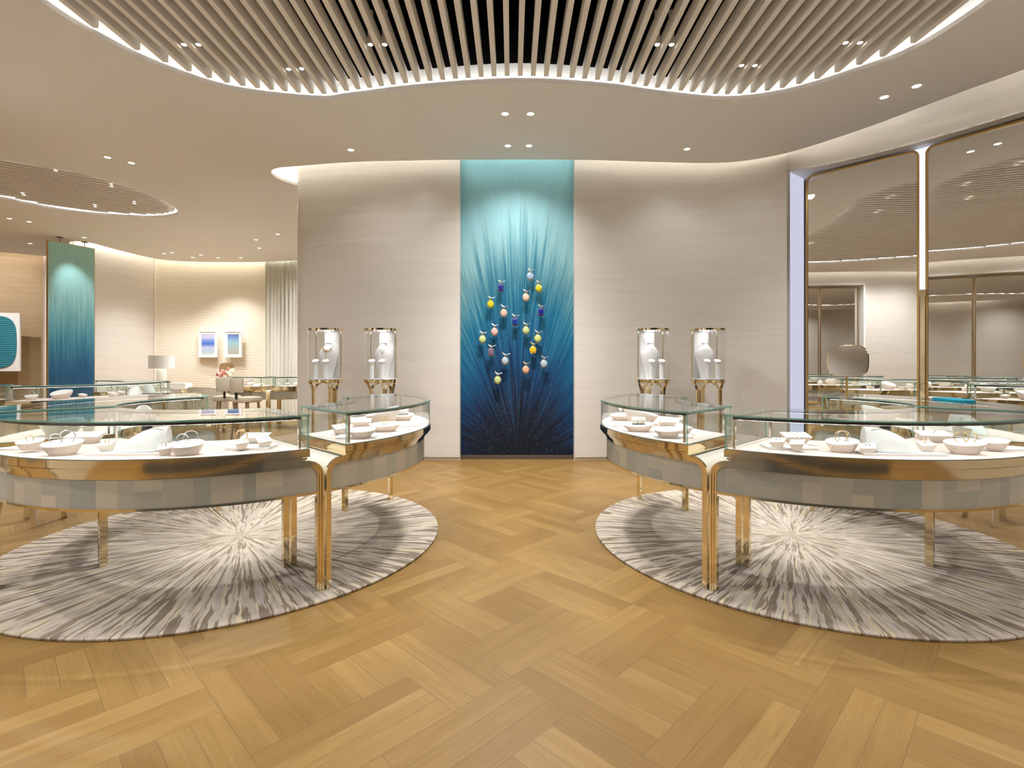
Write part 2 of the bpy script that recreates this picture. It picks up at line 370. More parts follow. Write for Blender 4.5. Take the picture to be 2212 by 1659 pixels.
# ------------------------------------------------------------------ mesh builder
class MB:
    def __init__(s):
        s.v = []; s.f = []; s.m = []; s.uv = {}; s.rnd = {}; s.dim = {}
    def vert(s, p): s.v.append(tuple(p)); return len(s.v) - 1
    def face(s, idx, m=0, uv=None, rnd=None, dim=None):
        s.f.append(tuple(idx)); s.m.append(m); i = len(s.f) - 1
        if uv: s.uv[i] = uv
        if rnd: s.rnd[i] = rnd
        if dim: s.dim[i] = dim
        return i
    def quad(s, a, b, c, d, m=0, **k): return s.face([s.vert(a), s.vert(b), s.vert(c), s.vert(d)], m, **k)
    def box(s, x0, x1, y0, y1, z0, z1, m=0, tf=None):
        ps = [(x, y, z) for z in (z0, z1) for y in (y0, y1) for x in (x0, x1)]
        if tf: ps = [tf(p) for p in ps]
        i = [s.vert(p) for p in ps]
        for q in ((0, 2, 3, 1), (4, 5, 7, 6), (0, 1, 5, 4), (1, 3, 7, 5), (3, 2, 6, 7), (2, 0, 4, 6)):
            s.face([i[j] for j in q], m)
        return s
    def prism(s, poly, z0, z1, m=0, mtop=None, mbot=None, tf=None, sc=1.0, top=None):
        """poly CCW; optional other top outline"""
        n = len(poly)
        tp = top or poly
        a = [(p[0], p[1], z0) for p in poly]
        b = [(p[0], p[1], (p[2] if len(p) > 2 else z1)) for p in tp]
        if tf: a = [tf(p) for p in a]; b = [tf(p) for p in b]
        ia = [s.vert(p) for p in a]; ib = [s.vert(p) for p in b]
        for i in range(n):
            j = (i + 1) % n
            s.face([ia[i], ia[j], ib[j], ib[i]], m)
        s.face(ib, m if mtop is None else mtop)
        s.face(ia[::-1], m if mbot is None else mbot)
        return s
    def tube(s, path, r, n=8, m=0, closed=False, caps=True, flat=1.0):
        P = [Vector(p) for p in path]; N = len(P)
        rings = []
        up = None
        for i in range(N):
            if closed: t = P[(i + 1) % N] - P[i - 1]
            else: t = P[min(i + 1, N - 1)] - P[max(i - 1, 0)]
            if t.length < 1e-9: t = Vector((0, 0, 1))
            t.normalize()
            if up is None:
                up = Vector((0, 0, 1)) if abs(t.z) < 0.9 else Vector((1, 0, 0))
            b = t.cross(up)
            if b.length < 1e-6: b = t.cross(Vector((0, 1, 0)))
            b.normalize(); up = b.cross(t).normalized()
            ri = r[i] if isinstance(r, (list, tuple)) else r
            rings.append([s.vert(P[i] + b * (ri * cos(2 * pi * j / n)) + up * (ri * flat * sin(2 * pi * j / n))) for j in range(n)])
        for i in range(N if closed else N - 1):
            A, B = rings[i], rings[(i + 1) % N]
            for j in range(n):
                s.face([A[j], A[(j + 1) % n], B[(j + 1) % n], B[j]], m)
        if caps and not closed:
            s.face(rings[0][::-1], m); s.face(rings[-1], m)
        return s
    def lathe(s, prof, n=24, m=0, c=(0, 0, 0), ex=1.0, ey=1.0, caps=True, ms=None):
        rings = []
        for (r, z) in prof:
            rings.append([s.vert((c[0] + ex * r * cos(2 * pi * j / n), c[1] + ey * r * sin(2 * pi * j / n), c[2] + z)) for j in range(n)])
        for i in range(len(prof) - 1):
            for j in range(n):
                s.face([rings[i][j], rings[i][(j + 1) % n], rings[i + 1][(j + 1) % n], rings[i + 1][j]], ms[i] if ms else m)
        if caps:
            s.face(rings[0][::-1], ms[0] if ms else m); s.face(rings[-1], ms[-1] if ms else m)
        return s
    def torus(s, c, Rr, r, rot=None, n=28, k=8, m=0, gap=0.0):
        path = []
        Mx = rot or Matrix.Identity(3)
        for i in range(n):
            a = 2 * pi * i / n
            path.append(Vector(c) + Mx @ Vector((Rr * cos(a), 0, Rr * sin(a))))
        return s.tube(path, r, k, m, closed=True)
    def obj(s, name, mats, parent=None, smooth=35, loc=None, rot=None):
        me = bpy.data.meshes.new(name)
        me.from_pydata(s.v, [], s.f)
        me.polygons.foreach_set('material_index', s.m)
        for mt in mats: me.materials.append(M[mt] if isinstance(mt, str) else mt)
        if s.uv:
            ul = me.uv_layers.new(name='UVMap')
            for i, p in enumerate(me.polygons):
                if i in s.uv:
                    for li, c in zip(p.loop_indices, s.uv[i]): ul.data[li].uv = c
        for nm, dct in (('rnd', s.rnd), ('dim', s.dim)):
            if dct:
                at = me.attributes.new(nm, 'FLOAT_VECTOR', 'FACE')
                for i, v in dct.items(): at.data[i].vector = v
        if smooth:
            me.polygons.foreach_set('use_smooth', [True] * len(me.polygons))
            me.set_sharp_from_angle(angle=R(smooth))
        me.update()
        o = bpy.data.objects.new(name, me)
        C.objects.link(o)
        if parent: o.parent = parent
        if loc is not None: o.location = loc
        if rot is not None: o.rotation_euler = rot
        return o

def tag(o, label, cat, group=None, kind=None):
    o['label'] = label; o['category'] = cat
    if group: o['group'] = group
    if kind: o['kind'] = kind
    return o

def thing(name, label, cat, loc=(0, 0, 0), rz=0.0, group=None):
    o = bpy.data.objects.new(name, None)
    o.empty_display_size = 0.05
    C.objects.link(o); o.location = loc; o.rotation_euler = (0, 0, rz)
    return tag(o, label, cat, group)

def struct(o):
    o['kind'] = 'structure'; return o

def dup(root, loc, rz, label, group=None):
    def cp(o, par):
        c = o.copy(); C.objects.link(c)
        if par is not None: c.parent = par
        for ch in [q for q in KIDS.get(o.name, [])]: cp(ch, c)
        return c
    c = cp(root, None)
    c.location = loc; c.rotation_euler = (0, 0, rz) if not isinstance(rz, tuple) else rz
    c['label'] = label
    if group: c['group'] = group
    return c
KIDS = {}
def index_kids(root):
    def rec(o):
        KIDS[o.name] = list(o.children)
        for q in o.children: rec(q)
    bpy.context.view_layer.update()
    rec(root)

def gp(px, py, z=0.0):
    """picture position of a point at height z -> place in the room"""
    Y = (HC - z) * F / (py - HY)
    return ((px - CX) * Y / F, Y)

def catmull(pts, n=8, closed=True):
    out = []; N = len(pts)
    for i in range(N if closed else N - 1):
        if closed: p0, p1, p2, p3 = pts[i - 1], pts[i], pts[(i + 1) % N], pts[(i + 2) % N]
        else: p0, p1, p2, p3 = pts[max(i - 1, 0)], pts[i], pts[i + 1], pts[min(i + 2, N - 1)]
        for k in range(n):
            t = k / n
            out.append(tuple(0.5 * ((2 * b) + (-a + c) * t + (2 * a - 5 * b + 4 * c - d) * t * t + (-a + 3 * b - 3 * c + d) * t ** 3) for a, b, c, d in zip(p0, p1, p2, p3)))
    if not closed: out.append(tuple(pts[-1]))
    return out

def area2(p): return sum(p[i][0] * p[(i + 1) % len(p)][1] - p[(i + 1) % len(p)][0] * p[i][1] for i in range(len(p)))
def ccw(p): return p if area2(p) > 0 else p[::-1]

def offset(poly, d):
    """grow (d>0) a CCW closed outline"""
    n = len(poly); out = []
    for i in range(n):
        a, b, c = Vector(poly[i - 1]), Vector(poly[i]), Vector(poly[(i + 1) % n])
        t = (c - a).normalized()
        out.append((b.x + t.y * d, b.y - t.x * d))
    return out

def slab(mb, outer, holes, z0, z1, m=0, mside=None, side_outer=True):
    loops = [ccw(outer)] + [ccw(h)[::-1] for h in holes]
    tris = geometry.tessellate_polygon([[Vector((x, y, 0)) for x, y in lp] for lp in loops])
    flat = [p for lp in loops for p in lp]
    ib = [mb.vert((x, y, z0)) for x, y in flat]
    it = [mb.vert((x, y, z1)) for x, y in flat]
    for t in tris:
        a, b, c = [flat[q] for q in t]
        s_ = (b[0] - a[0]) * (c[1] - a[1]) - (c[0] - a[0]) * (b[1] - a[1])
        t = list(t) if s_ > 0 else list(t)[::-1]
        mb.face([it[q] for q in t], m); mb.face([ib[q] for q in t[::-1]], m)
    k = 0
    for li, lp in enumerate(loops):
        n = len(lp)
        if li > 0 or side_outer:
            for i in range(n):
                j = (i + 1) % n
                mb.face([ib[k + i], ib[k + j], it[k + j], it[k + i]], m if mside is None else mside)
        k += n

# ------------------------------------------------------------------ the room
# floor: pinwheel parquet, planks 0.095 m wide laid in threes
def build_floor():
    mb = MB()
    a = 0.283
    ox, oy = 0.0, 1.984
    s2 = sqrt(0.5)
    X0, X1, Y0, Y1 = -15.0, 6.2, -5.2, 13.4
    rnd = random.Random(3)
    def put(p0, q0, p1, q1, along_p):
        w = (q1 - q0) / 3 if along_p else (p1 - p0) / 3
        for i in range(3):
            if along_p: c = [(p0, q0 + w * i), (p1, q0 + w * i), (p1, q0 + w * (i + 1)), (p0, q0 + w * (i + 1))]; L = (p1 - p0) * a
            else: c = [(p0 + w * (i + 1), q0), (p0 + w * (i + 1), q1), (p0 + w * i, q1), (p0 + w * i, q0)]; L = (q1 - q0) * a
            W = w * a
            P = [(ox + (p - q) * a * s2, oy + (p + q) * a * s2, 0.0) for p, q in c]
            r = (rnd.random(), rnd.random(), rnd.random())
            mb.quad(*P, uv=[(0, 0), (L, 0), (L, W), (0, W)], rnd=r, dim=(L, W, 0))
    for i in range(-22, 22):
        for j in range(-22, 22):
            bx, by = 3 * i, 3 * j
            cx = ox + (bx + 1.5 - by - 1.5) * a * s2; cy = oy + (bx + by + 3) * a * s2
            if not (X0 < cx < X1 and Y0 < cy < Y1): continue
            put(bx, by, bx + 2, by + 1, True)
            put(bx + 2, by, bx + 3, by + 2, False)
            put(bx + 1, by + 2, bx + 3, by + 3, True)
            put(bx, by + 1, bx + 1, by + 3, False)
            put(bx + 1, by + 1, bx + 2, by + 2, False)
    struct(mb.obj('floor', ['oak'], smooth=None))
build_floor()
mb = MB(); mb.box(-3.0, 3.0, -2.3, -1.45, 0, .004); mb.box(-2.6, 2.6, -1.15, 1.0, 0, .004); struct(mb.obj('floor_reflected_dark', ['dark'], smooth=None))  # unseen dark floor areas, added so the brass rims reflect something dark

CEIL_EDGE = [(4.2, -4.5), (4.6, -3.4), (4.75, -2), (4.9, 0), (4.95, 1.6), (4.65, 3.2), (4.17, 4.22), (4.0, 4.51), (3.84, 4.81), (3.66, 5.16), (3.43, 5.53), (3.13, 5.9), (2.75, 6.13),
    (2.35, 6.2), (1.63, 6.16), (0.74, 6.1), (-0.62, 6.1), (-1.3, 6.13), (-1.91, 6.17), (-2.68, 6.31), (-2.9, 6.37), (-3.02, 6.5), (-3.04, 6.7), (-2.94, 6.92), (-2.7, 7.15), (-2.45, 7.5)]
FAR_EDGE = [(-5.1, 12.1), (-6.0, 12.28), (-6.9, 12.3), (-7.7, 12.2), (-8.15, 11.95), (-8.3, 11.3), (-8.35, 10.8), (-8.37, 10.35), (-8.5, 10.2), (-8.75, 10.25), (-9.1, 10.7), (-9.7, 11.3), (-10.4, 11.6), (-11.06, 11.2), (-12.5, 10.6)]
LEFT_EDGE = [(-5.6, 4.45), (-5.1, 4.4), (-4.75, 4.05), (-4.5, 3.2), (-4.4, 2.4), (-4.4, 1.0), (-4.6, -1.0), (-4.6, -2.6), (-4.2, -4.5)]
ceil_poly = catmull(CEIL_EDGE, 4, False) + [(-2.45, 12.2)] + catmull(FAR_EDGE, 4, False) + [(-14.5, 10.4), (-14.5, 4.45)] + catmull(LEFT_EDGE, 4, False)
REC = [(3.16, 3.41), (3.07, 3.94), (2.83, 4.25), (2.43, 4.58), (1.945, 4.71), (1.32, 4.61), (0.776, 4.48), (0.016, 4.41), (-0.83, 4.51), (-1.46, 4.65), (-1.78, 4.70), (-2.45, 4.53), (-2.84, 4.17), (-3.01, 3.84), (-3.11, 3.46),
    (-3.1, 2.6), (-2.8, 1.6), (-2.5, 0.7), (-2.45, -0.1), (-2.7, -1.0), (-3.05, -1.9), (-2.9, -2.9), (-2.0, -3.5), (-0.8, -3.25), (0.4, -3.1), (1.6, -3.45), (2.6, -3.2), (3.05, -2.2), (2.75, -1.1), (2.45, -0.1), (2.55, 0.9), (2.9, 1.8), (3.15, 2.6)]
rec_poly = ccw(catmull(REC, 5))
OVAL = [(-5.19, 7.97), (-5.35, 8.3), (-5.75, 8.5), (-6.25, 8.47), (-6.99, 8.19), (-7.43, 7.52), (-7.75, 6.7), (-7.7, 5.9), (-7.2, 5.45), (-6.6, 5.6), (-6.02, 6.1), (-5.57, 6.39), (-5.26, 6.88), (-5.13, 7.45)]
oval_poly = ccw(catmull(OVAL, 5))

def build_ceiling():
    mb = MB()
    slab(mb, ceil_poly, [rec_poly, oval_poly], CEIL, CEIL + 0.035, 0)
    struct(mb.obj('ceiling', ['ceiling'], smooth=None))
    mb = MB()
    slab(mb, [(-15.2, -5.4), (6.6, -5.4), (6.6, 13.6), (-15.2, 13.6)], [offset(rec_poly, 0.13), offset(oval_poly, 0.10)], SOFF, SOFF + 0.03, 0)
    struct(mb.obj('ceiling_soffit', ['cove'], smooth=None))
    # upright faces of the two recesses
    for nm, poly, d, zt in (('ceiling_recess_wall', rec_poly, 0.13, 3.825), ('ceiling_oval_recess_wall', oval_poly, 0.10, 3.84)):
        mb = MB(); o = offset(poly, d); o2 = offset(poly, d + 0.03); n = len(o)
        for i in range(n):
            j = (i + 1) % n
            mb.quad((*o[j], CEIL + 0.03), (*o[i], CEIL + 0.03), (*o[i], zt), (*o[j], zt))
            mb.quad((*o[j], zt), (*o[i], zt), (*o2[i], zt), (*o2[j], zt))
            mb.quad((*o2[i], zt), (*o2[i], CEIL + 0.03), (*o2[j], CEIL + 0.03), (*o2[j], zt))
        struct(mb.obj(nm, ['cove'], smooth=60))
    # black plenum over the recesses
    mb = MB()
    for poly, d in ((rec_poly, 0.122), (oval_poly, 0.092)):
        o = offset(poly, d); n = len(o)
        for i in range(n):
            j = (i + 1) % n
            mb.quad((*o[j], 3.822), (*o[i], 3.822), (*o[i], SOFF + .1), (*o[j], SOFF + .1))
    mb.quad((-15.3, -5.5, VOID), (-15.3, 13.7, VOID), (6.7, 13.7, VOID), (6.7, -5.5, VOID))
    for (x0, y0, x1, y1) in ((-4, -4.3, 4, -4.3), (4, -4.3, 4, 5.4), (4, 5.4, -4, 5.4), (-4, 5.4, -4, -4.3)):
        mb.quad((x0, y0, SOFF - .2), (x1, y1, SOFF - .2), (x1, y1, VOID), (x0, y0, VOID))
    struct(mb.obj('ceiling_plenum', ['void'], smooth=None))
    dd = [((-2.9, 2.6, 4.35), (-0.4, 4.4, 4.4), .1, 'round black duct crossing the dark space above the slats, left one'), ((0.2, 3.1, 4.3), (3.1, 4.2, 4.35), .12, 'round black duct crossing the dark space above the slats, right one')]
    for a, b, r, lb in dd:
        mb = MB(); mb.tube([a, b], r, 12); tag(mb.obj('ceiling_duct', ['duct']), lb, 'duct')
    # upright backs that close the light coves above the ceiling edge
    for nm, lst in (('ceiling_cove_back', CEIL_EDGE), ('ceiling_far_cove_back', FAR_EDGE), ('ceiling_left_cove_back', LEFT_EDGE)):
        pts = catmull(lst, 4, False); mb = MB(); n = len(pts); q = []
        for i in range(n):
            t = (Vector(pts[min(i + 1, n - 1)]) - Vector(pts[max(i - 1, 0)])).normalized()
            q.append(Vector(pts[i]) + Vector((-t.y, t.x)) * (0.12 if 'far' in nm else 0.14))
        for i in range(n - 1): mb.quad((*q[i], CEIL + .03), (*q[i + 1], CEIL + .03), (*q[i + 1], SOFF), (*q[i], SOFF))
        struct(mb.obj(nm, ['cove'], smooth=60))
    # LED strips lying on the lips (facing up)
    def strip(name, poly, inset, wdt, z, mat, closed):
        mb = MB(); n = len(poly)
        o1 = offset(poly, inset); o2 = offset(poly, inset + wdt)
        for i in range(n if closed else n - 1):
            j = (i + 1) % n
            mb.quad((*o1[i], z), (*o2[i], z), (*o2[j], z), (*o1[j], z))
        return struct(mb.obj(name, [mat], smooth=None))
    strip('ceiling_recess_light', rec_poly, 0.03, 0.035, CEIL + 0.045, 'ledrec', True)
    strip('ceiling_oval_light', oval_poly, 0.03, 0.03, CEIL + 0.045, 'ledrec', True)
    ce = ccw(ceil_poly)
    for nm, lst in (('ceiling_cove_light', CEIL_EDGE[2:]), ('ceiling_far_cove_light', FAR_EDGE), ('ceiling_left_cove_light', LEFT_EDGE)):
        pts = catmull(lst, 4, False)
        # the room side lies to the left of travel: inset towards it
        mb = MB(); n = len(pts); inn = []; in2 = []
        for i in range(n):
            t = (Vector(pts[min(i + 1, n - 1)]) - Vector(pts[max(i - 1, 0)])).normalized()
            nrm = Vector((-t.y, t.x))
            inn.append(Vector(pts[i]) + nrm * 0.04); in2.append(Vector(pts[i]) + nrm * 0.07)
        for i in range(n - 1):
            z = CEIL + 0.045
            mb.quad((*inn[i], z), (*in2[i], z), (*in2[i + 1], z), (*inn[i + 1], z))
            # make it face up
            f = mb.f[-1]
            a, b, c = [Vector(mb.v[q]) for q in f[:3]]
            if (b - a).cross(c - a).z < 0: mb.f[-1] = f[::-1]
        struct(mb.obj(nm, ['ledfar' if 'far' in nm else 'led'], smooth=None))
build_ceiling()

def spans(poly, fn, val):
    """crossings of a line with the outline; fn(p)->(along, across)"""
    xs = []
    n = len(poly)
    for i in range(n):
        a, b = fn(poly[i]), fn(poly[(i + 1) % n])
        if (a[1] - val) * (b[1] - val) < 0:
            t = (val - a[1]) / (b[1] - a[1]); xs.append(a[0] + t * (b[0] - a[0]))
    xs.sort()
    return [(xs[i], xs[i + 1]) for i in range(0, len(xs) - 1, 2)]

def build_slats():
    t = thing('slatted_ceiling', 'large wavy ceiling opening filled with parallel beige slats over the two round counters', 'ceiling slats', (0, 0.6, 3.62))
    inner = offset(rec_poly, -0.04)
    for k in range(-13, 47):
        x0 = -1.8175 + 0.1098 * k
        sp = spans(inner, lambda p: (p[1], p[0]), x0 + 0.02)
        for y0, y1 in sp:
            mb = MB(); mb.box(x0, x0 + 0.039, y0 - 0.6, y1 - 0.6, 0.0, 0.10)
            mb.obj('slat', ['slat'], t, smooth=None)
    t = thing('slatted_ceiling_oval', 'smaller oval ceiling opening with beige slats over the back left of the shop', 'ceiling slats', (-6.4, 7.0, 3.62))
    d = Vector((1.23, 0.88)).normalized(); nn = Vector((-d.y, d.x))
    inner = offset(oval_poly, -0.05)
    mids = [Vector(p).dot(nn) for p in inner]
    v = min(mids) + 0.05
    while v < max(mids):
        sp = spans(inner, lambda p: (Vector(p).dot(d), Vector(p).dot(nn)), v)
        for s0, s1 in sp:
            mb = MB()
            def tf(p): q = d * p[0] + nn * p[1]; return (q.x + 6.4, q.y - 7.0, p[2])
            mb.box(s0, s1, v - 0.02, v + 0.02, 0.0, 0.10, tf=tf)
            mb.obj('slat', ['slat'], t, smooth=None)
        v += 0.1098
build_slats()

def wall(name, pts, z0, z1, mat='stone', thick=0.1, n=6, closed=False, smooth=50):
    """front outline (visible side to the left of travel), thickness behind"""
    p = catmull(pts, n, False) if n else pts
    mb = MB(); N = len(p); back = []
    for i in range(N):
        t = (Vector(p[min(i + 1, N - 1)]) - Vector(p[max(i - 1, 0)])).normalized()
        back.append((p[i][0] + t.y * thick, p[i][1] - t.x * thick))
    A = [[mb.vert((*p[i], z)) for i in range(N)] for z in (z0, z1)]
    B = [[mb.vert((*back[i], z)) for i in range(N)] for z in (z0, z1)]
    for i in range(N - 1):
        mb.face([A[0][i + 1], A[0][i], A[1][i], A[1][i + 1]])
        mb.face([B[0][i], B[0][i + 1], B[1][i + 1], B[1][i]])
        mb.face([A[1][i], B[1][i], B[1][i + 1], A[1][i + 1]])
        mb.face([A[0][i], A[0][i + 1], B[0][i + 1], B[0][i]])
    mb.face([A[0][0], B[0][0], B[1][0], A[1][0]])
    mb.face([A[0][-1], A[1][-1], B[1][-1], B[0][-1]])
    return struct(mb.obj(name, [mat], smooth=smooth))

# right of the painted panel, up to the mirror niche
BR = [(3.17, 5.98), (2.98, 6.17), (2.72, 6.33), (2.35, 6.42), (1.63, 6.41), (1.1, 6.36), (0.765, 6.35)]
BL = [(-0.64, 6.35), (-1.2, 6.37), (-1.8, 6.45), (-2.3, 6.55), (-2.62, 6.61), (-2.74, 6.66), (-2.79, 6.76), (-2.74, 6.9), (-2.6, 7.0), (-2.5, 7.3), (-2.45, 9.0), (-2.45, 12.7)]
wall('wall_back_right', BR, 0.045, SOFF)
wall('wall_back_left', BL, 0.045, SOFF)
for nm, pts in (('baseboard_right', BR), ('baseboard_left', BL[:8])):
    q = [(x, y + 0.03) for x, y in pts]
    wall(nm, q, 0.0, 0.045, 'baseboard', 0.05)
# recess behind the painted panel
mb = MB(); mb.box(-0.80, 0.92, 6.56, 6.66, 0, SOFF); struct(mb.obj('wall_back', ['stone'], smooth=None))
# mirror niche on the right
M1a, M1b = (3.487, 6.147), (4.21, 5.358)
M2a, M2b = (4.237, 5.31), (4.807, 4.437)
wall('wall_niche_jamb', [(3.535, 6.28), (3.17, 6.0)], 0.0, 3.44, 'jamb', 0.05, 0)
wall('wall_niche_back', [(5.08, 4.08), (4.90, 4.48), (4.31, 5.39), (3.55, 6.22)], 0.0, 3.47, 'cove', 0.1, 0)
HD = [(4.80, 4.15), (4.55, 4.60), (4.13, 5.23), (3.66, 5.74), (3.42, 5.92), (3.17, 5.98)]
wall('wall_right_header', HD, 3.435, SOFF, 'stone', 0.08, 5)
mb = MB()
outl = [(5.25, 3.95), (4.95, 4.55), (4.38, 5.48), (3.60, 6.36), (3.15, 5.98)] + [p for p in catmull(HD, 4, False)[::-1]]
slab(mb, outl, [], 3.432, 3.45)
struct(mb.obj('ceiling_niche', ['cove'], smooth=None))
wall('wall_right', [(4.0, -4.6), (4.9, -3.6), (5.05, -2), (5.2, 0), (5.2, 1.6), (5.05, 3.0), (4.80, 4.15)], 0.0, SOFF, 'stone', 0.1)
wall('wall_right_return', [(4.80, 4.15), (5.2, 4.05)], 0.0, 3.45, 'cove', 0.04, 0)

def wall_mirror(a, b, label, z0=0.08, z1=3.41, rad=0.07, fw=0.019):
    a = Vector(a); b = Vector(b); L = (b - a).length; d = (b - a).normalized()
    root = thing('wall_mirror', label, 'mirror', (a.x, a.y, 0), atan2(d.y, d.x), 'tall mirrors in the niches')
    def outline(g):
        pts = []
        for cx, cz, a0 in ((rad, z0 + rad, 180), (L - rad, z0 + rad, 270), (L - rad, z1 - rad, 0), (rad, z1 - rad, 90)):
            for q in range(7):
                an = R(a0 + q * 15); rr = rad - g
                pts.append((cx + rr * cos(an), cz + rr * sin(an)))
        return pts
    o = outline(0); i = outline(fw); n = len(o)
    # local: x along, y = away from the room is +y when travelling so that the room is on the right
    mb = MB()
    for k in range(n):
        j = (k + 1) % n
        O = lambda p, y: (p[0], y, p[1])
        mb.quad(O(o[k], -0.012), O(o[j], -0.012), O(i[j], -0.012), O(i[k], -0.012))
        mb.quad(O(i[k], -0.012), O(i[j], -0.012), O(i[j], 0.0), O(i[k], 0.0))
        mb.quad(O(o[j], -0.012), O(o[k], -0.012), O(o[k], 0.02), O(o[j], 0.02))
    mb.obj('frame', ['brass2'], root, smooth=30)
    mb = MB(); mb.face([mb.vert((p[0], 0.0, p[1])) for p in i]); mb.face([mb.vert((p[0], 0.02, p[1])) for p in o][::-1])
    mb.obj('mirror_pane', ['mirror'], root, smooth=None)
    return root
wall_mirror(M1a, M1b, 'tall brass framed wall mirror next to the lit white jamb')
wall_mirror(M2a, M2b, 'tall brass framed wall mirror at the right edge of the picture')
# softly backlit strip between the two mirrors
mb = MB(); mb.quad((4.205, 5.405, 1.93), (4.285, 5.305, 1.93), (4.285, 5.305, 3.42), (4.205, 5.405, 3.42)); mb.quad((4.285, 5.312, 1.93), (4.205, 5.412, 1.93), (4.205, 5.412, 3.42), (4.285, 5.312, 3.42))
struct(mb.obj('trim_1', ['ledcool'], smooth=None))
mb = MB(); mb.box(-0.02, 0.02, -0.016, 0.006, 0.1, 1.93); mb.box(-0.028, 0.028, -0.02, 0.008, 1.88, 1.95)
tag(mb.obj('mirror_post', ['brass'], loc=(4.212, 5.318, 0), rot=(0, 0, R(-45)), smooth=None), 'brass post standing in the gap between the two tall mirrors', 'post')

# left wall, mostly seen in the mirrors
LW = [(-6.4, 4.85), (-5.5, 4.8), (-5.05, 4.45), (-4.85, 3.7)]
wall('wall_left', [(-4.75, 3.0), (-4.72, 3.3), (-4.85, 3.9), (-5.05, 4.5), (-5.6, 4.8), (-8, 4.85), (-15, 4.85)][::-1], 0, SOFF)
wall('wall_left_lower', [(-4.75, 0.9), (-4.85, 0.0), (-4.95, -1.5), (-4.9, -3.0), (-4.4, -4.7)], 0, SOFF)
wall('wall_left_header', [(-4.75, 3.0), (-4.70, 2.0), (-4.75, 0.9)], 3.3, SOFF)
wall('wall_left_niche', [(-4.98, 3.05), (-4.98, 0.85)], 0, 3.35, 'cove', 0.05, 0)
mb = MB(); mb.box(-5.0, -4.72, 2.98, 3.02, 0, 3.3); mb.box(-5.0, -4.72, 0.88, 0.92, 0, 3.3); mb.box(-5.0, -4.7, 0.9, 3.0, 3.29, 3.31)
struct(mb.obj('wall_left_jamb', ['cove'], smooth=None))
wall_mirror((-4.93, 0.95), (-4.93, 1.93), 'tall mirror in the left niche, nearer the entrance, glimpsed only as a reflection', z1=3.25)
wall_mirror((-4.93, 1.97), (-4.93, 2.95), 'tall mirror in the left niche, farther from the entrance, glimpsed only as a reflection', z1=3.25)
# dark entrance side behind the camera
mb = MB(); mb.box(-4.6, 5.3, -4.95, -4.85, 0, SOFF); struct(mb.obj('wall_front', ['dark'], smooth=None))
for i, x in enumerate((-4.2, -2.3, -0.4, 1.5, 3.4)):
    mb = MB(); mb.box(-0.05, 0.05, -0.04, 0.04, 0, CEIL - 0.02)
    tag(mb.obj('entrance_mullion', ['brass2'], loc=(x, -4.75, 0), smooth=None), f'slim brass upright of the dark entrance front, number {i + 1} from the left wall' if False else ('leftmost', 'second from left', 'middle', 'second from right', 'rightmost')[i] + ' slim brass upright of the dark entrance front', 'mullion', 'entrance uprights')
# other outer walls
wall('wall_far', [(-2.3, 12.75), (-4.3, 12.65), (-5.0, 12.45), (-5.72, 12.5)][::-1][::-1], 0, SOFF, 'stone')
wall('wall_far_rippled', [(-5.70, 12.52), (-6.3, 12.62), (-7.1, 12.63), (-7.8, 12.52), (-8.32, 12.28), (-8.42, 12.2)], 0, SOFF, 'ripple')
wall('wall_far_left', [(-8.42, 12.3), (-8.52, 11.7), (-8.62, 11.0), (-8.62, 10.55), (-8.68, 10.42), (-8.8, 10.42), (-8.9, 10.6), (-9.2, 11.3)], 0, SOFF, 'stone')
wall('wall_far_wood', [(-10.55, 12.0), (-11.3, 11.75), (-12.6, 11.0), (-14.8, 10.4)], 0, SOFF, 'wood')
mb = MB(); mb.box(-15.1, -15.0, 4.4, 12.5, 0, SOFF); mb.box(-15.1, -8.4, 12.7, 12.8, 0, SOFF); mb.box(-2.6, -2.4, 12.6, 12.8, 0, SOFF)
struct(mb.obj('wall_outer', ['stone'], smooth=None))

# ------------------------------------------------------------------ painted panels and bird ornaments
mb = MB()
mb.box(-0.745, 0.745, -0.02, 0.02, 0.05, CEIL + 0.3)
tag(mb.obj('painted_panel', ['rays'], loc=(0.075, 6.50, 0), smooth=None), 'floor-to-ceiling painted panel of rays fading from pale turquoise to midnight blue', 'wall panel')
mb = MB(); mb.box(-0.78, 0.78, -0.03, 0.03, 0.0, 0.05)
tag(mb.obj('panel_plinth', ['walnut'], loc=(0.075, 6.49, 0), smooth=None), 'low dark brown plinth under the blue painted panel', 'plinth')

def gem_mat(name, col):
    m, nt = new_mat(name); k = NT(nt)
    n = k.noise(k.coord(), 45, 2)
    k.bsdf(k.mix(n, tuple(c * 0.75 for c in col) + (1,), tuple(min(1, c * 1.3) for c in col) + (1,)), 0.12, spec=0.8, coat=0.6)
    M[name] = m; return name

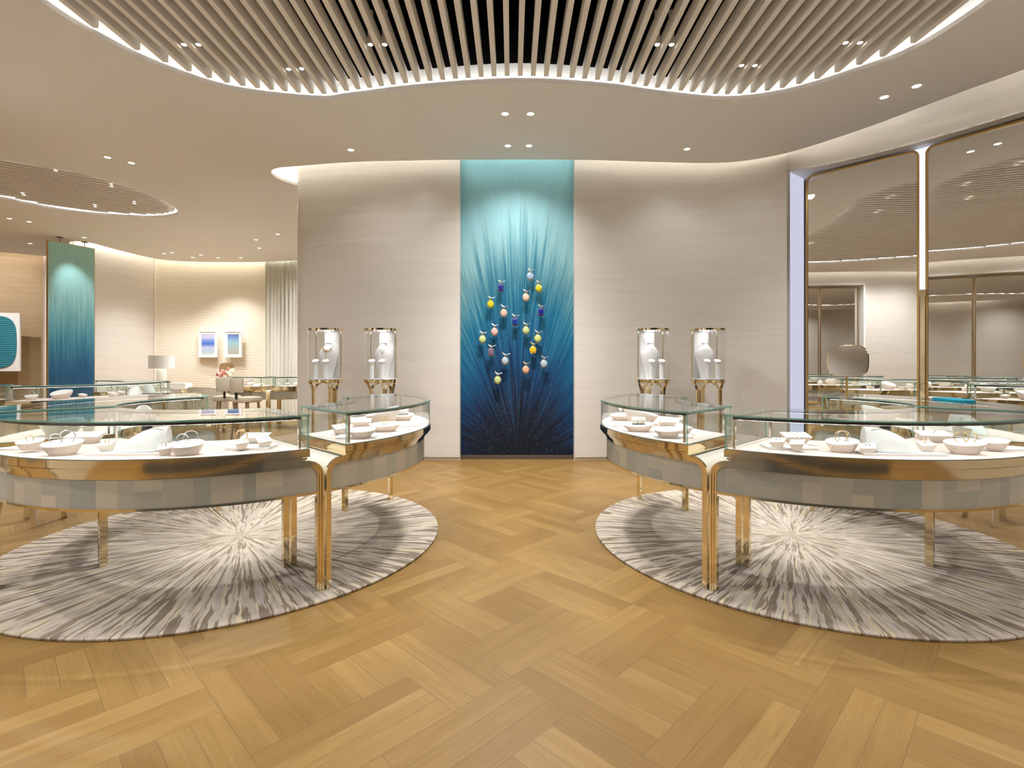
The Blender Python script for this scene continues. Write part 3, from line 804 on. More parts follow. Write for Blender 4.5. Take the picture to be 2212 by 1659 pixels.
def ornament(px, py, col, cut, words, n):
    """bird on a stone; px,py = centre of the stone in the picture"""
    Y = 6.36
    x = (px - CX) * Y / F; z = HC - (py - HY) * Y / F
    g = gem_mat('stone_' + words.replace(' ', '_') + str(n), col)
    root = thing('bird_ornament', '', 'ornament', (x, Y, z), 0, 'bird ornaments on the blue panel')
    mb = MB()
    w_, h_ = (0.040, 0.048) if cut == 'oval' else (0.032, 0.045)
    N = 24 if cut == 'oval' else 8
    def ring(s, y):
        if cut == 'oval': return [(w_ * s * cos(2 * pi * i / N), y, h_ * s * sin(2 * pi * i / N)) for i in range(N)]
        c = 0.25
        return [(w_ * s * a, y, h_ * s * b) for a, b in ((1, 1 - c), (1 - c, 1), (-1 + c, 1), (-1, 1 - c), (-1, -1 + c), (-1 + c, -1), (1 - c, -1), (1, -1 + c))]
    prof = [(0.5, 0.022), (0.85, 0.010), (1.0, 0.0), (0.82, -0.010), (0.55, -0.017)]
    rs = [[mb.vert(p) for p in ring(s, y)] for s, y in prof]
    for a, b in zip(rs[:-1], rs[1:]):
        for i in range(N): mb.face([a[i], a[(i + 1) % N], b[(i + 1) % N], b[i]])
    mb.face(rs[0]); mb.face(rs[-1][::-1])
    mb.obj('gemstone', [g], root, smooth=12 if cut != 'oval' else 20)
    mb = MB()
    pts = [(w_ * cos(a), 0, h_ * sin(a)) for a in [2 * pi * i / 24 for i in range(24)]] if cut == 'oval' else ring(1.0, 0)
    mb.tube([(p[0] * 1.04, 0.002, p[2] * 1.04) for p in pts], 0.0022, 6, closed=True)
    for a in (0.8, 2.34, 3.94, 5.49):
        mb.tube([(w_ * 1.1 * cos(a), 0.0, h_ * 1.1 * sin(a)), (w_ * 0.9 * cos(a), -0.012, h_ * 0.9 * sin(a))], 0.003, 6)
    mb.tube([(0, 0.0, 0), (0, 0.125, 0)], 0.003, 6)
    mb.tube([(0, 0, h_), (0, -0.002, h_ + 0.014)], 0.003, 6)
    mb.obj('setting', ['gold'], root)
    # bird: body, tail to the right, head up left with crest
    mb = MB(); b0 = h_ + 0.025
    path = [(-0.033, -0.002, b0 + 0.028), (-0.030, -0.003, b0 + 0.024), (-0.024, -0.004, b0 + 0.017), (-0.014, -0.005, b0 + 0.007), (0.0, -0.006, b0), (0.014, -0.005, b0 + 0.0), (0.030, -0.003, b0 + 0.004), (0.048, 0.0, b0 + 0.010), (0.062, 0.0, b0 + 0.017)]
    mb.tube(path, [0.001, 0.0075, 0.0085, 0.011, 0.0135, 0.011, 0.007, 0.004, 0.001], 10)
    bb_ = mb.obj('bird_body', ['silver'], root, smooth=60)
    mb = MB()
    mb.tube([(-0.010, -0.014, b0 + 0.006), (0.008, -0.018, b0 + 0.003), (0.030, -0.013, b0 + 0.003), (0.045, -0.006, b0 + 0.008)], [0.003, 0.008, 0.005, 0.001], 8, flat=0.5)
    mb.obj('wing', ['silver'], bb_, smooth=60)
    mb = MB()
    for dx, dz in ((-0.002, 0.018), (0.003, 0.016), (-0.006, 0.015)):
        mb.tube([(-0.028, -0.003, b0 + 0.028), (-0.028 + dx, -0.003, b0 + 0.028 + dz)], [0.0018, 0.0008], 5)
    mb.tube([(-0.036, -0.003, b0 + 0.024), (-0.045, -0.003, b0 + 0.021)], [0.0025, 0.0004], 5)
    mb.obj('crest', ['gold'], bb_)
    mb = MB()
    mb.tube([(-0.004, -0.004, b0 - 0.01), (-0.004, -0.004, h_ + 0.002)], 0.0014, 5); mb.tube([(0.005, -0.004, b0 - 0.01), (0.005, -0.004, h_ + 0.002)], 0.0014, 5)
    mb.obj('bird_feet', ['gold'], bb_)
    return root
ORN = [(410, 637, (0.35, 0.48, 0.68), 'oval', 'pale blue stone', 'topmost of them all'), (252, 698, (0.01, 0.02, 0.25), 'cut', 'dark blue rectangular stone', 'at the upper left'),
    (455, 700, (0.62, 0.60, 0.02), 'oval', 'bright yellow stone', 'at the upper right below the topmost bird'), (386, 748, (0.75, 0.55, 0.42), 'oval', 'peach stone', 'just right of centre below the topmost bird'),
    (197, 785, (0.62, 0.58, 0.03), 'oval', 'yellow stone', 'at the left edge of the upper flock'), (268, 832, (0.74, 0.50, 0.42), 'oval', 'peach stone', 'left of centre above a dark blue one'),
    (467, 828, (0.01, 0.02, 0.25), 'cut', 'dark blue rectangular stone', 'on the right side'), (327, 880, (0.01, 0.04, 0.28), 'cut', 'dark blue rectangular stone', 'in the very middle of the flock'),
    (387, 925, (0.50, 0.62, 0.30), 'oval', 'pale green stone', 'right of the middle'), (218, 932, (0.78, 0.48, 0.48), 'oval', 'pink stone', 'left of the middle'),
    (154, 972, (0.55, 0.68, 0.28), 'oval', 'lime green stone', 'farthest left'), (450, 968, (0.58, 0.68, 0.22), 'oval', 'lime green stone', 'on the right above the amber one'),
    (200, 1042, (0.20, 0.13, 0.22), 'cut', 'dull plum rectangular stone', 'at the lower left'), (424, 1030, (0.72, 0.50, 0.02), 'oval', 'amber yellow stone', 'at the lower right'),
    (275, 1088, (0.45, 0.58, 0.66), 'oval', 'icy blue stone', 'low on the left of centre'), (483, 1103, (0.42, 0.55, 0.68), 'oval', 'icy blue stone', 'farthest right at the bottom of the flock'),
    (386, 1135, (0.80, 0.42, 0.30), 'oval', 'salmon stone', 'low on the right of centre'), (235, 1190, (0.55, 0.68, 0.30), 'oval', 'pale lime stone', 'lowest of them all')]
for i, (a, b, col, cut, words, where) in enumerate(ORN):
    o = ornament(980 + a / 2.476, 340 + b / 2.476, col, cut, words, i)
    o['label'] = f'silver bird perched on a {words}, {where}'

# hanging panel at the far left
hp0, hp1 = Vector((-8.64, 9.65)), Vector((-8.36, 10.39))
d = (hp1 - hp0).normalized(); L = (hp1 - hp0).length
root = thing('hanging_panel', 'tall hanging panel streaked from pale turquoise down to deep blue, at the far left', 'hanging panel', (hp0.x, hp0.y, 0), atan2(d.y, d.x))
mb = MB(); mb.box(0.008, L - 0.008, 0.0, 0.04, 0.25, 3.48); mb.obj('painted_face', ['rain'], root, smooth=None)
mb = MB(); mb.box(0.0, 0.008, 0.0, 0.045, 0.25, 3.49); mb.box(L - 0.008, L, 0, 0.045, 0.25, 3.49); mb.box(0.008, L - 0.008, 0, 0.045, 3.48, 3.49); mb.box(0.008, L - 0.008, 0.0401, 0.045, 0.25, 3.48)
mb.obj('frame', ['brass2'], root, smooth=None)
for q in (0.2, 0.62):
    mb = MB(); mb.tube([(q, 0.02, 3.49), (q, 0.02, CEIL)], 0.006, 8); mb.lathe([(0.05, 0), (0.05, 0.012)], 20, c=(q, 0.02, CEIL - 0.012))
    mb.obj('hanging_rod', ['walnut'], root)

# ------------------------------------------------------------------ showcase islands
CL, CR = (-1.85, 3.58), (1.90, 3.58)
ZD = 0.767
def make_counter(name, half, full=True):
    th0, th1 = -pi / 2 - R(half), -pi / 2 + R(half)
    def P(st, r, z):
        k, s = st
        if k == 'L': a = th0 + asin(s / r)
        elif k == 'R': a = th1 - asin(s / r)
        else:
            S, f = s; a0 = th0 + asin(S / r); a1 = th1 - asin(S / r); a = a0 + (a1 - a0) * f
        return (r * cos(a), r * sin(a) + 1.0, z)
    root = thing(name, '', 'showcase')
    def sector(mb, r0, r1, d_, z0, z1, m=0, mt=None, n=28, mends=None):
        pr = None
        for i in range(n + 1):
            st = ('M', (d_, i / n))
            q = [mb.vert(P(st, r0, z0)), mb.vert(P(st, r1, z0)), mb.vert(P(st, r1, z1)), mb.vert(P(st, r0, z1))]
            if pr:
                mb.face([pr[1], q[1], q[2], pr[2]], m)            # outer
                mb.face([q[0], pr[0], pr[3], q[3]], m)            # inner
                mb.face([pr[3], pr[2], q[2], q[3]], m if mt is None else mt)
                mb.face([pr[0], q[0], q[1], pr[1]], m if mt is None else mt)
            else: mb.face([q[0], q[1], q[2], q[3]], m if mends is None else mends)
            pr = q
        mb.face([pr[3], pr[2], pr[1], pr[0]], m if mends is None else mends)
    RO, RI, ZT, ZB, RR, EO = 1.225, 0.765, 0.700, 0.535, 0.085, 0.006
    arc = [(EO + RR + RR * cos(R(180 - a)), ZT - RR + RR * sin(R(180 - a)), -cos(R(180 - a)), -sin(R(180 - a))) for a in (0, 15, 30, 45, 60, 75, 90)]
    S0 = EO + RR
    NM = 26
    # body
    st = [(('L', s), z) for s, z, _, _ in arc] + [(('M', (S0, i / NM)), ZT) for i in range(1, NM)] + [(('R', s), z) for s, z, _, _ in arc[::-1]]
    mb = MB(); pr = None
    for sta, z in st:
        q = [mb.vert(P(sta, RI, ZB)), mb.vert(P(sta, RO, ZB)), mb.vert(P(sta, RO, z - .004)), mb.vert(P(sta, RI, z - .004))]
        if pr:
            for a, b, c, e in ((1, 1, 2, 2),): mb.face([pr[1], q[1], q[2], pr[2]])
            mb.face([q[0], pr[0], pr[3], q[3]]); mb.face([pr[3], pr[2], q[2], q[3]]); mb.face([pr[0], q[0], q[1], pr[1]])
        else: mb.face([q[0], q[1], q[2], q[3]])
        pr = q
    mb.face([pr[3], pr[2], pr[1], pr[0]])
    mb.obj('body', ['cream'], root, smooth=40)
    # mosaic panels on the room side and the staff side
    rnd = random.Random(int(half * 10))
    for nm, r, sg in (('front_panel', RO + 0.002, 1), ('back_panel', RI - 0.002, -1)):
        mb = MB()
        def col(stas, z0, tops, Wd):
            rn = (rnd.random(), rnd.random(), rnd.random())
            Lc = Wd; n = len(stas) - 1; H = max(tops) - z0
            for i in range(n):
                a, b = stas[i], stas[i + 1]
                u0, u1 = Lc * i / n, Lc * (i + 1) / n
                idx = [mb.vert(P(a, r, z0)), mb.vert(P(b, r, z0)), mb.vert(P(b, r, tops[i + 1])), mb.vert(P(a, r, tops[i]))]
                uv = [(u0, 0), (u1, 0), (u1, tops[i + 1] - z0), (u0, tops[i] - z0)]
                if sg < 0: idx = idx[::-1]; uv = uv[::-1]
                mb.face(idx, 0, uv=uv, rnd=rn, dim=(Lc, H, 0))
        col([('L', s) for s, _, _, _ in arc], ZB, [z for _, z, _, _ in arc], S0 - EO)
        nc = int(round((th1 - th0) * r / 0.115)); cuts = sorted([0, 1] + [(i + rnd.uniform(-0.3, 0.3)) / nc for i in range(1, nc)])
        for a, b in zip(cuts[:-1], cuts[1:]):
            sub = [('M', (S0, a + (b - a) * q / 4)) for q in range(5)]
            Wd = (b - a) * (th1 - th0) * r
            if rnd.random() < 0.55:
                zc = ZB + rnd.choice((0.055, 0.08, 0.10))
                col(sub, ZB, [zc] * 5, Wd); col(sub, zc, [ZT - .01] * 5, Wd)
            else: col(sub, ZB, [ZT - .01] * 5, Wd)
        col([('R', s) for s, _, _, _ in arc[::-1]], ZB, [z for _, z, _, _ in arc[::-1]], S0 - EO)
        mb.obj(nm, ['tile'], root, smooth=30)
    # rounded brass frames and legs
    prof = [(0, .016), (.010, .016), (.010, .010), (.021, .010), (.021, .005), (.032, .005), (.032, -.004), (0, -.004)]
    lprof = [(0, .016), (.010, .016), (.010, .010), (.021, .010), (.021, .005), (.032, .005), (.032, -.026), (0, -.026)]
    def sweep(mb, stas, pf, r, sg, caps=True):
        rings = []
        for (sta, z, ns, nz) in stas:
            ring = []
            for u, v in pf:
                s2 = (sta[0], sta[1] + u * ns) if sta[0] != 'M' else sta
                ring.append(mb.vert(P(s2, r + sg * v, z + u * nz)))
            rings.append(ring)
        n = len(pf)
        for A, B in zip(rings[:-1], rings[1:]):
            for j in range(n):
                f = [A[j], A[(j + 1) % n], B[(j + 1) % n], B[j]]
                mb.face(f if sg < 0 else f[::-1])
        if caps: mb.face(rings[0] if sg > 0 else rings[0][::-1]); mb.face(rings[-1][::-1] if sg > 0 else rings[-1])
    for r, sg, nm in ((RO, 1, 'front_frame'), (RI, -1, 'back_frame')):
        mb = MB()
        stas = [(('L', EO), 0.505, 1, 0), (('L', EO), ZT - RR - .001, 1, 0)] + [(('L', s), z, a, b) for s, z, a, b in arc]
        stas += [(('M', (S0, i / NM)), ZT, 0, -1) for i in range(1, NM)]
        stas += [(('R', s), z, a, b) for s, z, a, b in arc[::-1]] + [(('R', EO), ZT - RR - .001, 1, 0), (('R', EO), 0.505, 1, 0)]
        sweep(mb, stas, prof, r, sg)
        mb.obj(nm, ['brass'], root, smooth=30)
        for sd in 'LR':
            mb = MB(); sweep(mb, [((sd, EO), 0.0165, 1, 0), ((sd, EO), 0.505, 1, 0)], lprof, r, sg if sd == 'L' else sg)
            mb.obj('leg', ['brass'], root, smooth=None)
    mb = MB(); sector(mb, RI - .006, RO + .008, EO - .002, ZB - .012, ZB); mb.obj('bottom_trim', ['brass'], root)
    # stepped brass rim
    for ra_, rb_, dd_, za_, zb_ in ((.748, 1.236, .116, .700, .7268), (.735, 1.252, .108, .7015, .7085), (.722, 1.263, .104, .7115, .7215)):
        mb = MB(); sector(mb, ra_, rb_, dd_, za_, zb_); mb.obj('rim_step', ['brass'], root)
    mb = MB(); sector(mb, .705, 1.275, .095, .7268, .7645); mb.obj('rim_band', ['brass'], root)
    mb = MB(); sector(mb, .712, 1.268, .102, .7647, ZD); mb.obj('deck', ['blush'], root)
    # glass box
    mb = MB(); sector(mb, 1.262, 1.270, .106, ZD, .931, mt=1, mends=1); mb.obj('glass_front', ['glass', 'gedge'], root)
    mb = MB(); sector(mb, .710, .718, .106, ZD, .931, mt=1, mends=1); mb.obj('glass_back', ['glass', 'gedge'], root)
    for sd in 'LR':
        mb = MB(); z0, z1 = ZD, .931
        c = [P((sd, .098), .712, 0), P((sd, .098), 1.272, 0), P((sd, .106), 1.272, 0), P((sd, .106), .712, 0)]
        c = [(p[0], p[1]) for p in c]
        if area2(c) < 0: c = c[::-1]
        n = 4; ia = [mb.vert((*p, z0)) for p in c]; ib = [mb.vert((*p, z1)) for p in c]
        for i in range(4):
            j = (i + 1) % 4
            lng = (Vector(c[i]) - Vector(c[j])).length > 0.1
            mb.face([ia[i], ia[j], ib[j], ib[i]], 0 if lng else 1)
        mb.face(ib, 1); mb.face(ia[::-1], 1)
        mb.obj('glass_end', ['glass', 'gedge'], root, smooth=None)
    mb = MB(); sector(mb, .703, 1.277, .094, .9315, .9400, m=1, mt=0, mends=1); mb.obj('glass_top', ['glass', 'gedge'], root, smooth=30)
    mb = MB(); sector(mb, 1.234, 1.250, .128, .9155, .9312); fr_ = mb.obj('front_rail', ['rail'], root)
    mb = MB(); sector(mb, .732, .744, .128, .918, .9312); mb.obj('back_rail', ['rail'], root)
    for sd in 'LR':
        mb = MB()
        c = [P((sd, .128), .744, 0), P((sd, .128), 1.236, 0), P((sd, .138), 1.236, 0), P((sd, .138), .744, 0)]
        c = ccw([(p[0], p[1]) for p in c]); mb.prism(c, .918, .9312); mb.obj('end_rail', ['rail'], root, smooth=None)
        for r in (.738, 1.242):
            mb = MB()
            c = ccw([P((sd, .128), r - .006, 0)[:2], P((sd, .128), r + .006, 0)[:2], P((sd, .139), r + .006, 0)[:2], P((sd, .139), r - .006, 0)[:2]])
            mb.prism(c, ZD, .918); mb.obj('post', ['chrome'], root, smooth=None)
    mb = MB()
    for ra, rb, nn_, zs in ((1.2375, 1.2465, 20, .9150), (.7335, .7425, 14, .9177)):
        for i in range(nn_):
            s0_, s1_ = ('M', (.15, i / nn_)), ('M', (.15, (i + 1) / nn_))
            mb.quad(P(s0_, ra, zs), P(s0_, rb, zs), P(s1_, rb, zs), P(s1_, ra, zs))
    mb.obj('light_strip', ['ledcase'], fr_)
    index_kids(root)
    return root
CA = make_counter('showcase_counter', 45)
CB = make_counter('showcase_counter', 47.6)
def put_counter(src, centre, deg, label, group, first=False):
    a = R(deg)
    loc = (centre[0] + cos(a), centre[1] + sin(a), 0)
    if first:
        src.location = loc; src.rotation_euler = (0, 0, a + pi / 2); src['label'] = label; src['group'] = group; return src
    return dup(src, loc, a + pi / 2, label, group)
CTR = {}
put_counter(CA, CL, -90, 'curved glass jewellery counter at the front of the left rug, nearest on the left', 'counters of the left round island', True)
put_counter(CB, CL, 2.6, 'curved glass jewellery counter on the aisle side of the left rug', 'counters of the left round island', True)
put_counter(CB, CL, 177.4, 'curved glass jewellery counter on the outer side of the left rug', 'counters of the left round island')
put_counter(CA, CR, -90, 'curved glass jewellery counter at the front of the right rug, nearest on the right', 'counters of the right round island')
put_counter(CB, CR, 177.4, 'curved glass jewellery counter on the aisle side of the right rug', 'counters of the right round island')
put_counter(CB, CR, 2.6, 'curved glass jewellery counter on the outer side of the right rug, before the mirrors', 'counters of the right round island')
C3, C4 = (-6.10, 6.98), (-4.50, 10.8)
put_counter(CA, C3, -29, 'glass jewellery counter farther back on the left, its blunt end towards the lamp table', 'counters farther back')
put_counter(CA, C3, -121, 'glass jewellery counter farther back at the far left edge, its end facing us', 'counters farther back')
put_counter(CA, C3, 62, 'glass jewellery counter farther back on the left, behind the two nearer ones', 'counters farther back')
put_counter(CA, C4, -45, 'small distant glass counter partly hidden by the stone wall edge', 'counters farther back')
put_counter(CA, C4, -135, 'small distant glass counter beside the two cream stools', 'counters farther back')

def rug(c, r, label):
    mb = MB(); n = 160
    prof = [(r - 0.004, 0.0), (r, 0.004), (r, 0.012), (r - 0.006, 0.016), (0.02, 0.016)]
    mb.lathe(prof, n)
    return tag(mb.obj('round_rug', ['rug'], loc=(c[0], c[1], 0), smooth=50), label, 'rug', 'round sunburst rugs')
rug((-1.857, 3.56), 1.335, 'round taupe and cream sunburst rug under the left counters')
rug((1.93, 3.56), 1.34, 'round taupe and cream sunburst rug under the right counters')

# ------------------------------------------------------------------ jewellery stands and pieces
def outline_boat(L, W, n=24, pt=0.0):
    out = []
    for i in range(n):
        a = 2 * pi * i / n
        c, s = cos(a), sin(a)
        x = L / 2 * (abs(c) ** 0.85) * (1 if c >= 0 else -1); y = W / 2 * (abs(s) ** 1.05) * (1 if s >= 0 else -1)
        out.append((x, y))
    return out
def m_boat(L=0.128, W=0.082, H=0.052):
    """flared block with a white top that tips towards the viewer and folds down at one point"""
    mb = MB(); o = outline_boat(L, W); N = len(o)
    lv = [(0.60, 0.0, 0.0), (0.66, 0.005, 0.0), (0.86, 0.55 * H, 0.45), (1.0, H, 1.0)]
    rs = []
    for s, z, tl in lv:
        rs.append([mb.vert((x * s, y * s + (1 - s) * 0.006, z + tl * (y * 0.30 + x * 0.06))) for x, y in o])
    for a, b in zip(rs[:-1], rs[1:]):
        for i in range(N): mb.face([a[i], a[(i + 1) % N], b[(i + 1) % N], b[i]], 0)
    mb.face(rs[-1], 1); mb.face(rs[0][::-1], 0)
    pth = [(-L * .46, -.006, H * .93), (-L * .36, -W * .26, H * .70), (-L * .27, -W * .36, H * .42)]
    mb.tube(pth, 0.0008, 5, 2)
    return mb, ['standside', 'white', 'slit']
def m_cube(W=0.07, H=0.042):
    mb = MB(); t = W / 2; b = W * 0.30
    mb.prism([(-b, -b), (b, -b), (b, b), (-b, b)], 0, H, 0, mtop=1, top=[(-t, -t, H * .72), (t, -t, H * .85), (t, t, H * 1.25), (-t, t, H * 1.12)])
    return mb, ['standside', 'white']
def m_plate(W=0.12, D=0.075, H=0.055):
    mb = MB()
    mb.prism([(-W * .3, -D * .3), (W * .3, -D * .3), (W * .3, D * .4), (-W * .3, D * .4)], 0, H, 0, mtop=1, top=[(-W / 2, -D / 2, H * .75), (W / 2, -D / 2, H * .75), (W / 2, D / 2, H * 1.15), (-W / 2, D / 2, H * 1.15)])
    mb.tube([(0, -D * .02, H * .97), (-W * .2, D * .45, H * 1.17)], 0.0008, 5, 2); mb.tube([(0, -D * .02, H * .97), (W * .2, D * .45, H * 1.17)], 0.0008, 5, 2)
    return mb, ['standside', 'white', 'gold']
def m_slab(W=0.22, D=0.14, H=0.010):
    mb = MB(); mb.box(-W / 2, W / 2, -D / 2, D / 2, 0.0, H * .55, 1); mb.box(-W / 2 + .001, W / 2 - .001, -D / 2 + .001, D / 2 - .001, H * .55, H, 0)
    return mb, ['white', 'chrome']
def m_ramp(L=0.24, W=0.15, H=0.115):
    """shield-like necklace rest: low pointed front (-x), high rounded neck end (+x)"""
    mb = MB(); nu, nv = 16, 14; rows = []
    for i in range(nv + 1):
        t = i / nv
        wd = W / 2 * (sin(pi * min(1, 0.03 + t * 0.72)) ** 0.70)
        hc = H * sin(pi / 2 * min(1, t * 1.12)) ** 0.9
        if t > 0.86: wd *= 1 - (t - .86) * 1.6
        row = []
        for j in range(nu + 1):
            u = -1 + 2 * j / nu
            y = wd * u
            z = 0.001 + hc * max(0.0, 1 - abs(u) ** 2.4) ** .55 + 0.003
            row.append((-L / 2 + L * t, y, z))
        rows.append(row)
    top = [[mb.vert(p) for p in r] for r in rows]
    bot = [[mb.vert((p[0] - (0.0 if k < nv * .7 else L * .10 * (k / nv - .7) / .3), p[1] * .96, 0.0)) for p in r] for k, r in enumerate(rows)]
    for i in range(nv):
        for j in range(nu):
            mb.face([top[i][j], top[i + 1][j], top[i + 1][j + 1], top[i][j + 1]][::-1], 0)
        mb.face([bot[i][0], bot[i + 1][0], top[i + 1][0], top[i][0]], 0); mb.face([top[i][nu], top[i + 1][nu], bot[i + 1][nu], bot[i][nu]], 0)
    for j in range(nu):
        mb.face([top[nv][j], bot[nv][j], bot[nv][j + 1], top[nv][j + 1]], 0); mb.face([bot[0][j], top[0][j], top[0][j + 1], bot[0][j + 1]], 0)
    return mb, ['white']
def m_bigbust(L=0.25, W=0.19, H=0.085):
    mb = MB(); N = 28; lv = [(0.62, 0), (0.75, 0.02), (0.92, 0.05), (1.0, 0.068), (0.97, 0.08), (0.80, 0.083), (0.4, 0.078)]
    rs = []
    for s, z in lv:
        r_ = []
        for i in range(N):
            a = 2 * pi * i / N
            x, y = L / 2 * cos(a) * s, W / 2 * sin(a) * s * (1 + 0.25 * cos(a))
            r_.append(mb.vert((x, y, z * H / 0.083 * (1 + 0.35 * x / (L / 2) * (z / 0.083)))))
        rs.append(r_)
    for k, (a, b) in enumerate(zip(rs[:-1], rs[1:])):
        for i in range(N): mb.face([a[i], a[(i + 1) % N], b[(i + 1) % N], b[i]], 0 if k < 3 else 1)
    mb.face(rs[-1], 1); mb.face(rs[0][::-1], 0)
    return mb, ['standside', 'white']
def m_roll(L=0.085, r=0.022):
    mb = MB(); mb.tube([(-L / 2, 0, r), (L / 2, 0, r)], r, 20, 0)
    return mb, ['white']
def m_rollrings(L=0.085, r=0.023):
    mb = MB()
    for i in range(5): mb.torus((-L * .34 + L * .17 * i, 0, r), r, 0.0012, Matrix.Rotation(R(90 + (i % 2) * 7), 3, 'Z'), 24, 6)
    return mb, ['gold']
PROTO = {'boat': m_boat, 'cube': m_cube, 'plate': m_plate, 'slab': m_slab, 'ramp': m_ramp, 'bust': m_bigbust, 'roll': m_roll, 'rollrings': m_rollrings}
NM = {'boat': ('display_block', 'display block'), 'cube': ('ring_stand', 'ring stand'), 'plate': ('pendant_stand', 'pendant stand'), 'slab': ('display_tray', 'tray'),
      'ramp': ('necklace_rest', 'necklace stand'), 'bust': ('necklace_bust', 'necklace stand'), 'roll': ('bracelet_roll', 'bracelet stand'), 'rollrings': ('bracelet_set', 'bracelets')}
cache = {}
CASES = [(CL, ((-90, 45), (2.6, 47.6), (177.4, 47.6))), (CR, ((-90, 45), (2.6, 47.6), (177.4, 47.6))), (C3, ((-29, 45), (-121, 45), (62, 45))), (C4, ((-45, 45), (-135, 45)))]
def settle(o):
    """nudge a stand so that all of it lies inside the glass box it stands in"""
    for c, secs in CASES:
        if math.hypot(o.location.x - c[0], o.location.y - c[1]) < 1.4: break
    else: return
    dd = lambda a, b: (a - b + 180) % 360 - 180
    sec = min(secs, key=lambda q: abs(dd(math.degrees(atan2(o.location.y - c[1], o.location.x - c[0])), q[0])))
    for _ in range(8):
        mw = Matrix.Translation(o.location) @ Matrix.Rotation(o.rotation_euler.z, 4, 'Z') @ Matrix.Diagonal((*o.scale, 1))
        P = [mw @ v.co for v in o.data.vertices]
        q = [(math.hypot(p.x - c[0], p.y - c[1]), math.degrees(atan2(p.y - c[1], p.x - c[0]))) for p in P]
        tc = atan2(o.location.y - c[1], o.location.x - c[0])
        e = max(0, max(r for r, _ in q) - 1.232) - max(0, .750 - min(r for r, _ in q))
        o.location.x -= cos(tc) * e; o.location.y -= sin(tc) * e
        off, sg = min(((r * sin(R(sec[1] - abs(dd(t, sec[0])))), 1 if dd(t, sec[0]) > 0 else -1) for r, t in q))
        if off < .145:
            k_ = (.147 - off) / math.hypot(o.location.x - c[0], o.location.y - c[1]) * -sg
            dx, dy = o.location.x - c[0], o.location.y - c[1]
            o.location.x, o.location.y = c[0] + dx * cos(k_) - dy * sin(k_), c[1] + dx * sin(k_) + dy * cos(k_)
def item(kind, x, y, z, rz, label, group, sc=(1, 1, 1)):
    if kind not in cache:
        mb, mats = PROTO[kind](); cache[kind] = mb.obj(NM[kind][0], mats, smooth=38); o = cache[kind]
    else:
        o = cache[kind].copy(); C.objects.link(o)
    o.location = (x, y, z); o.rotation_euler = (0, 0, R(rz)); o.scale = sc
    for kk in ('group',):
        if kk in o: del o[kk]
    if kind not in ('roll', 'rollrings'): settle(o)
    return tag(o, label, NM[kind][1], group)
def at(kind, px, py, rz, label, group, dz=0.0, sc=(1, 1, 1)):
    x, y = gp(px, py, ZD + dz)
    return item(kind, x, y, ZD + dz + 0.0004, rz, label, group, sc)
TB = 0.0102
def seat(st, ox=0.0, oy=0.0, h=None):
    """a spot on top of a stand, ox to the right and oy away from the viewer"""
    base = st.name.split('.')[0]
    z = st.location.z + {'display_block': .0495, 'ring_stand': .0413, 'pendant_stand': .0525, 'display_tray': .0102}.get(base, .05) * st.scale.z
    if base == 'display_block':
        a = -st.rotation_euler.z; lx, ly = ox * cos(a) - oy * sin(a), ox * sin(a) + oy * cos(a)
        z += ly * .30 * st.scale.z + lx * .06
    return st.location.x + ox, st.location.y + oy, z - .0012
def bangle(st, ox, oy, Rr, r, yaw, mat, label, group, tiltx=8):
    x, y, z = seat(st, ox, oy)
    mb = MB()
    rot = Matrix.Rotation(R(yaw), 3, 'Z') @ Matrix.Rotation(R(tiltx), 3, 'X')
    mb.torus(rot @ Vector((0, 0, Rr)), Rr, r, rot, 36, 8)
    return tag(mb.obj('bangle', [mat], smooth=60, loc=(x, y, z)), label, 'bracelet', group)
def ringlet(st, ox, oy, Rr, mat, label, group, yaw=0):
    x, y, z = seat(st, ox, oy)
    rot = Matrix.Rotation(R(yaw), 3, 'Z')
    root = thing('ring', label, 'ring', (x, y, z), 0, group)
    mb = MB(); mb.torus((0, 0, Rr), Rr, 0.0013, rot, 24, 6); bd_ = mb.obj('band', [mat], root, smooth=60)
    mb = MB(); mb.lathe([(0.0008, -0.0015), (0.0034, 0.001), (0.0026, 0.0032)], 8, c=(0, 0, 2 * Rr)); mb.obj('stone', ['silver'], bd_, smooth=None)
    return root
def earrings(st, ox, oy, mat, label, group):
    x, y, z = seat(st, ox, oy)
    root = thing('earring_pair', label, 'earrings', (x, y, z), 0, group)
    for dx in (-0.009, 0.009):
        mb = MB(); mb.lathe([(0.001, 0), (0.0045, 0.003), (0.003, 0.008), (0.001, 0.011), (0.0015, .0115), (0.003, .013), (0.0012, .016)], 8, c=(dx, 0, 0)); mb.obj('earring', [mat], root, smooth=30)
    return root

G1 = 'stands on the left front counter'; J1 = 'jewellery in the left front counter'
G2 = 'stands on the right front counter'; J2 = 'jewellery in the right front counter'
# left front counter
at('slab', 545, 968, 4, 'square white tray at the right end of the left front counter', G1, 0, (0.95, 0.95, 1))
at('plate', 553, 957, 2, 'wide angular white pendant stand at the back of the right-end tray, left front counter', G1, TB, (1.1, 1.0, .8))
s1 = at('cube', 521, 969, 38, 'small pointed white stand carrying a gold bangle, left front counter', G1, TB, (.85, .85, .9))
s2 = at('cube', 571, 965, 42, 'small pointed white stand holding one ring, right end of the left front counter', G1, TB, (.9, .9, .9))
bangle(s1, 0, .004, .027, .0026, 12, 'gold', 'single gold bangle standing at the right end of the left front counter', J1)
ringlet(s2, 0, .002, .009, 'silver', 'ring on the rightmost small stand of the left front counter', J1)
s3 = at('boat', 404, 983, 24, 'tilted cream block with two white-metal bangles, centre of the left front counter', G1, 0, (1.12, 1.05, 1.05))
bangle(s3, -.014, -.008, .026, .0022, 10, 'silver', 'front silver bangle on the tilted block in the middle of the left front counter', J1)
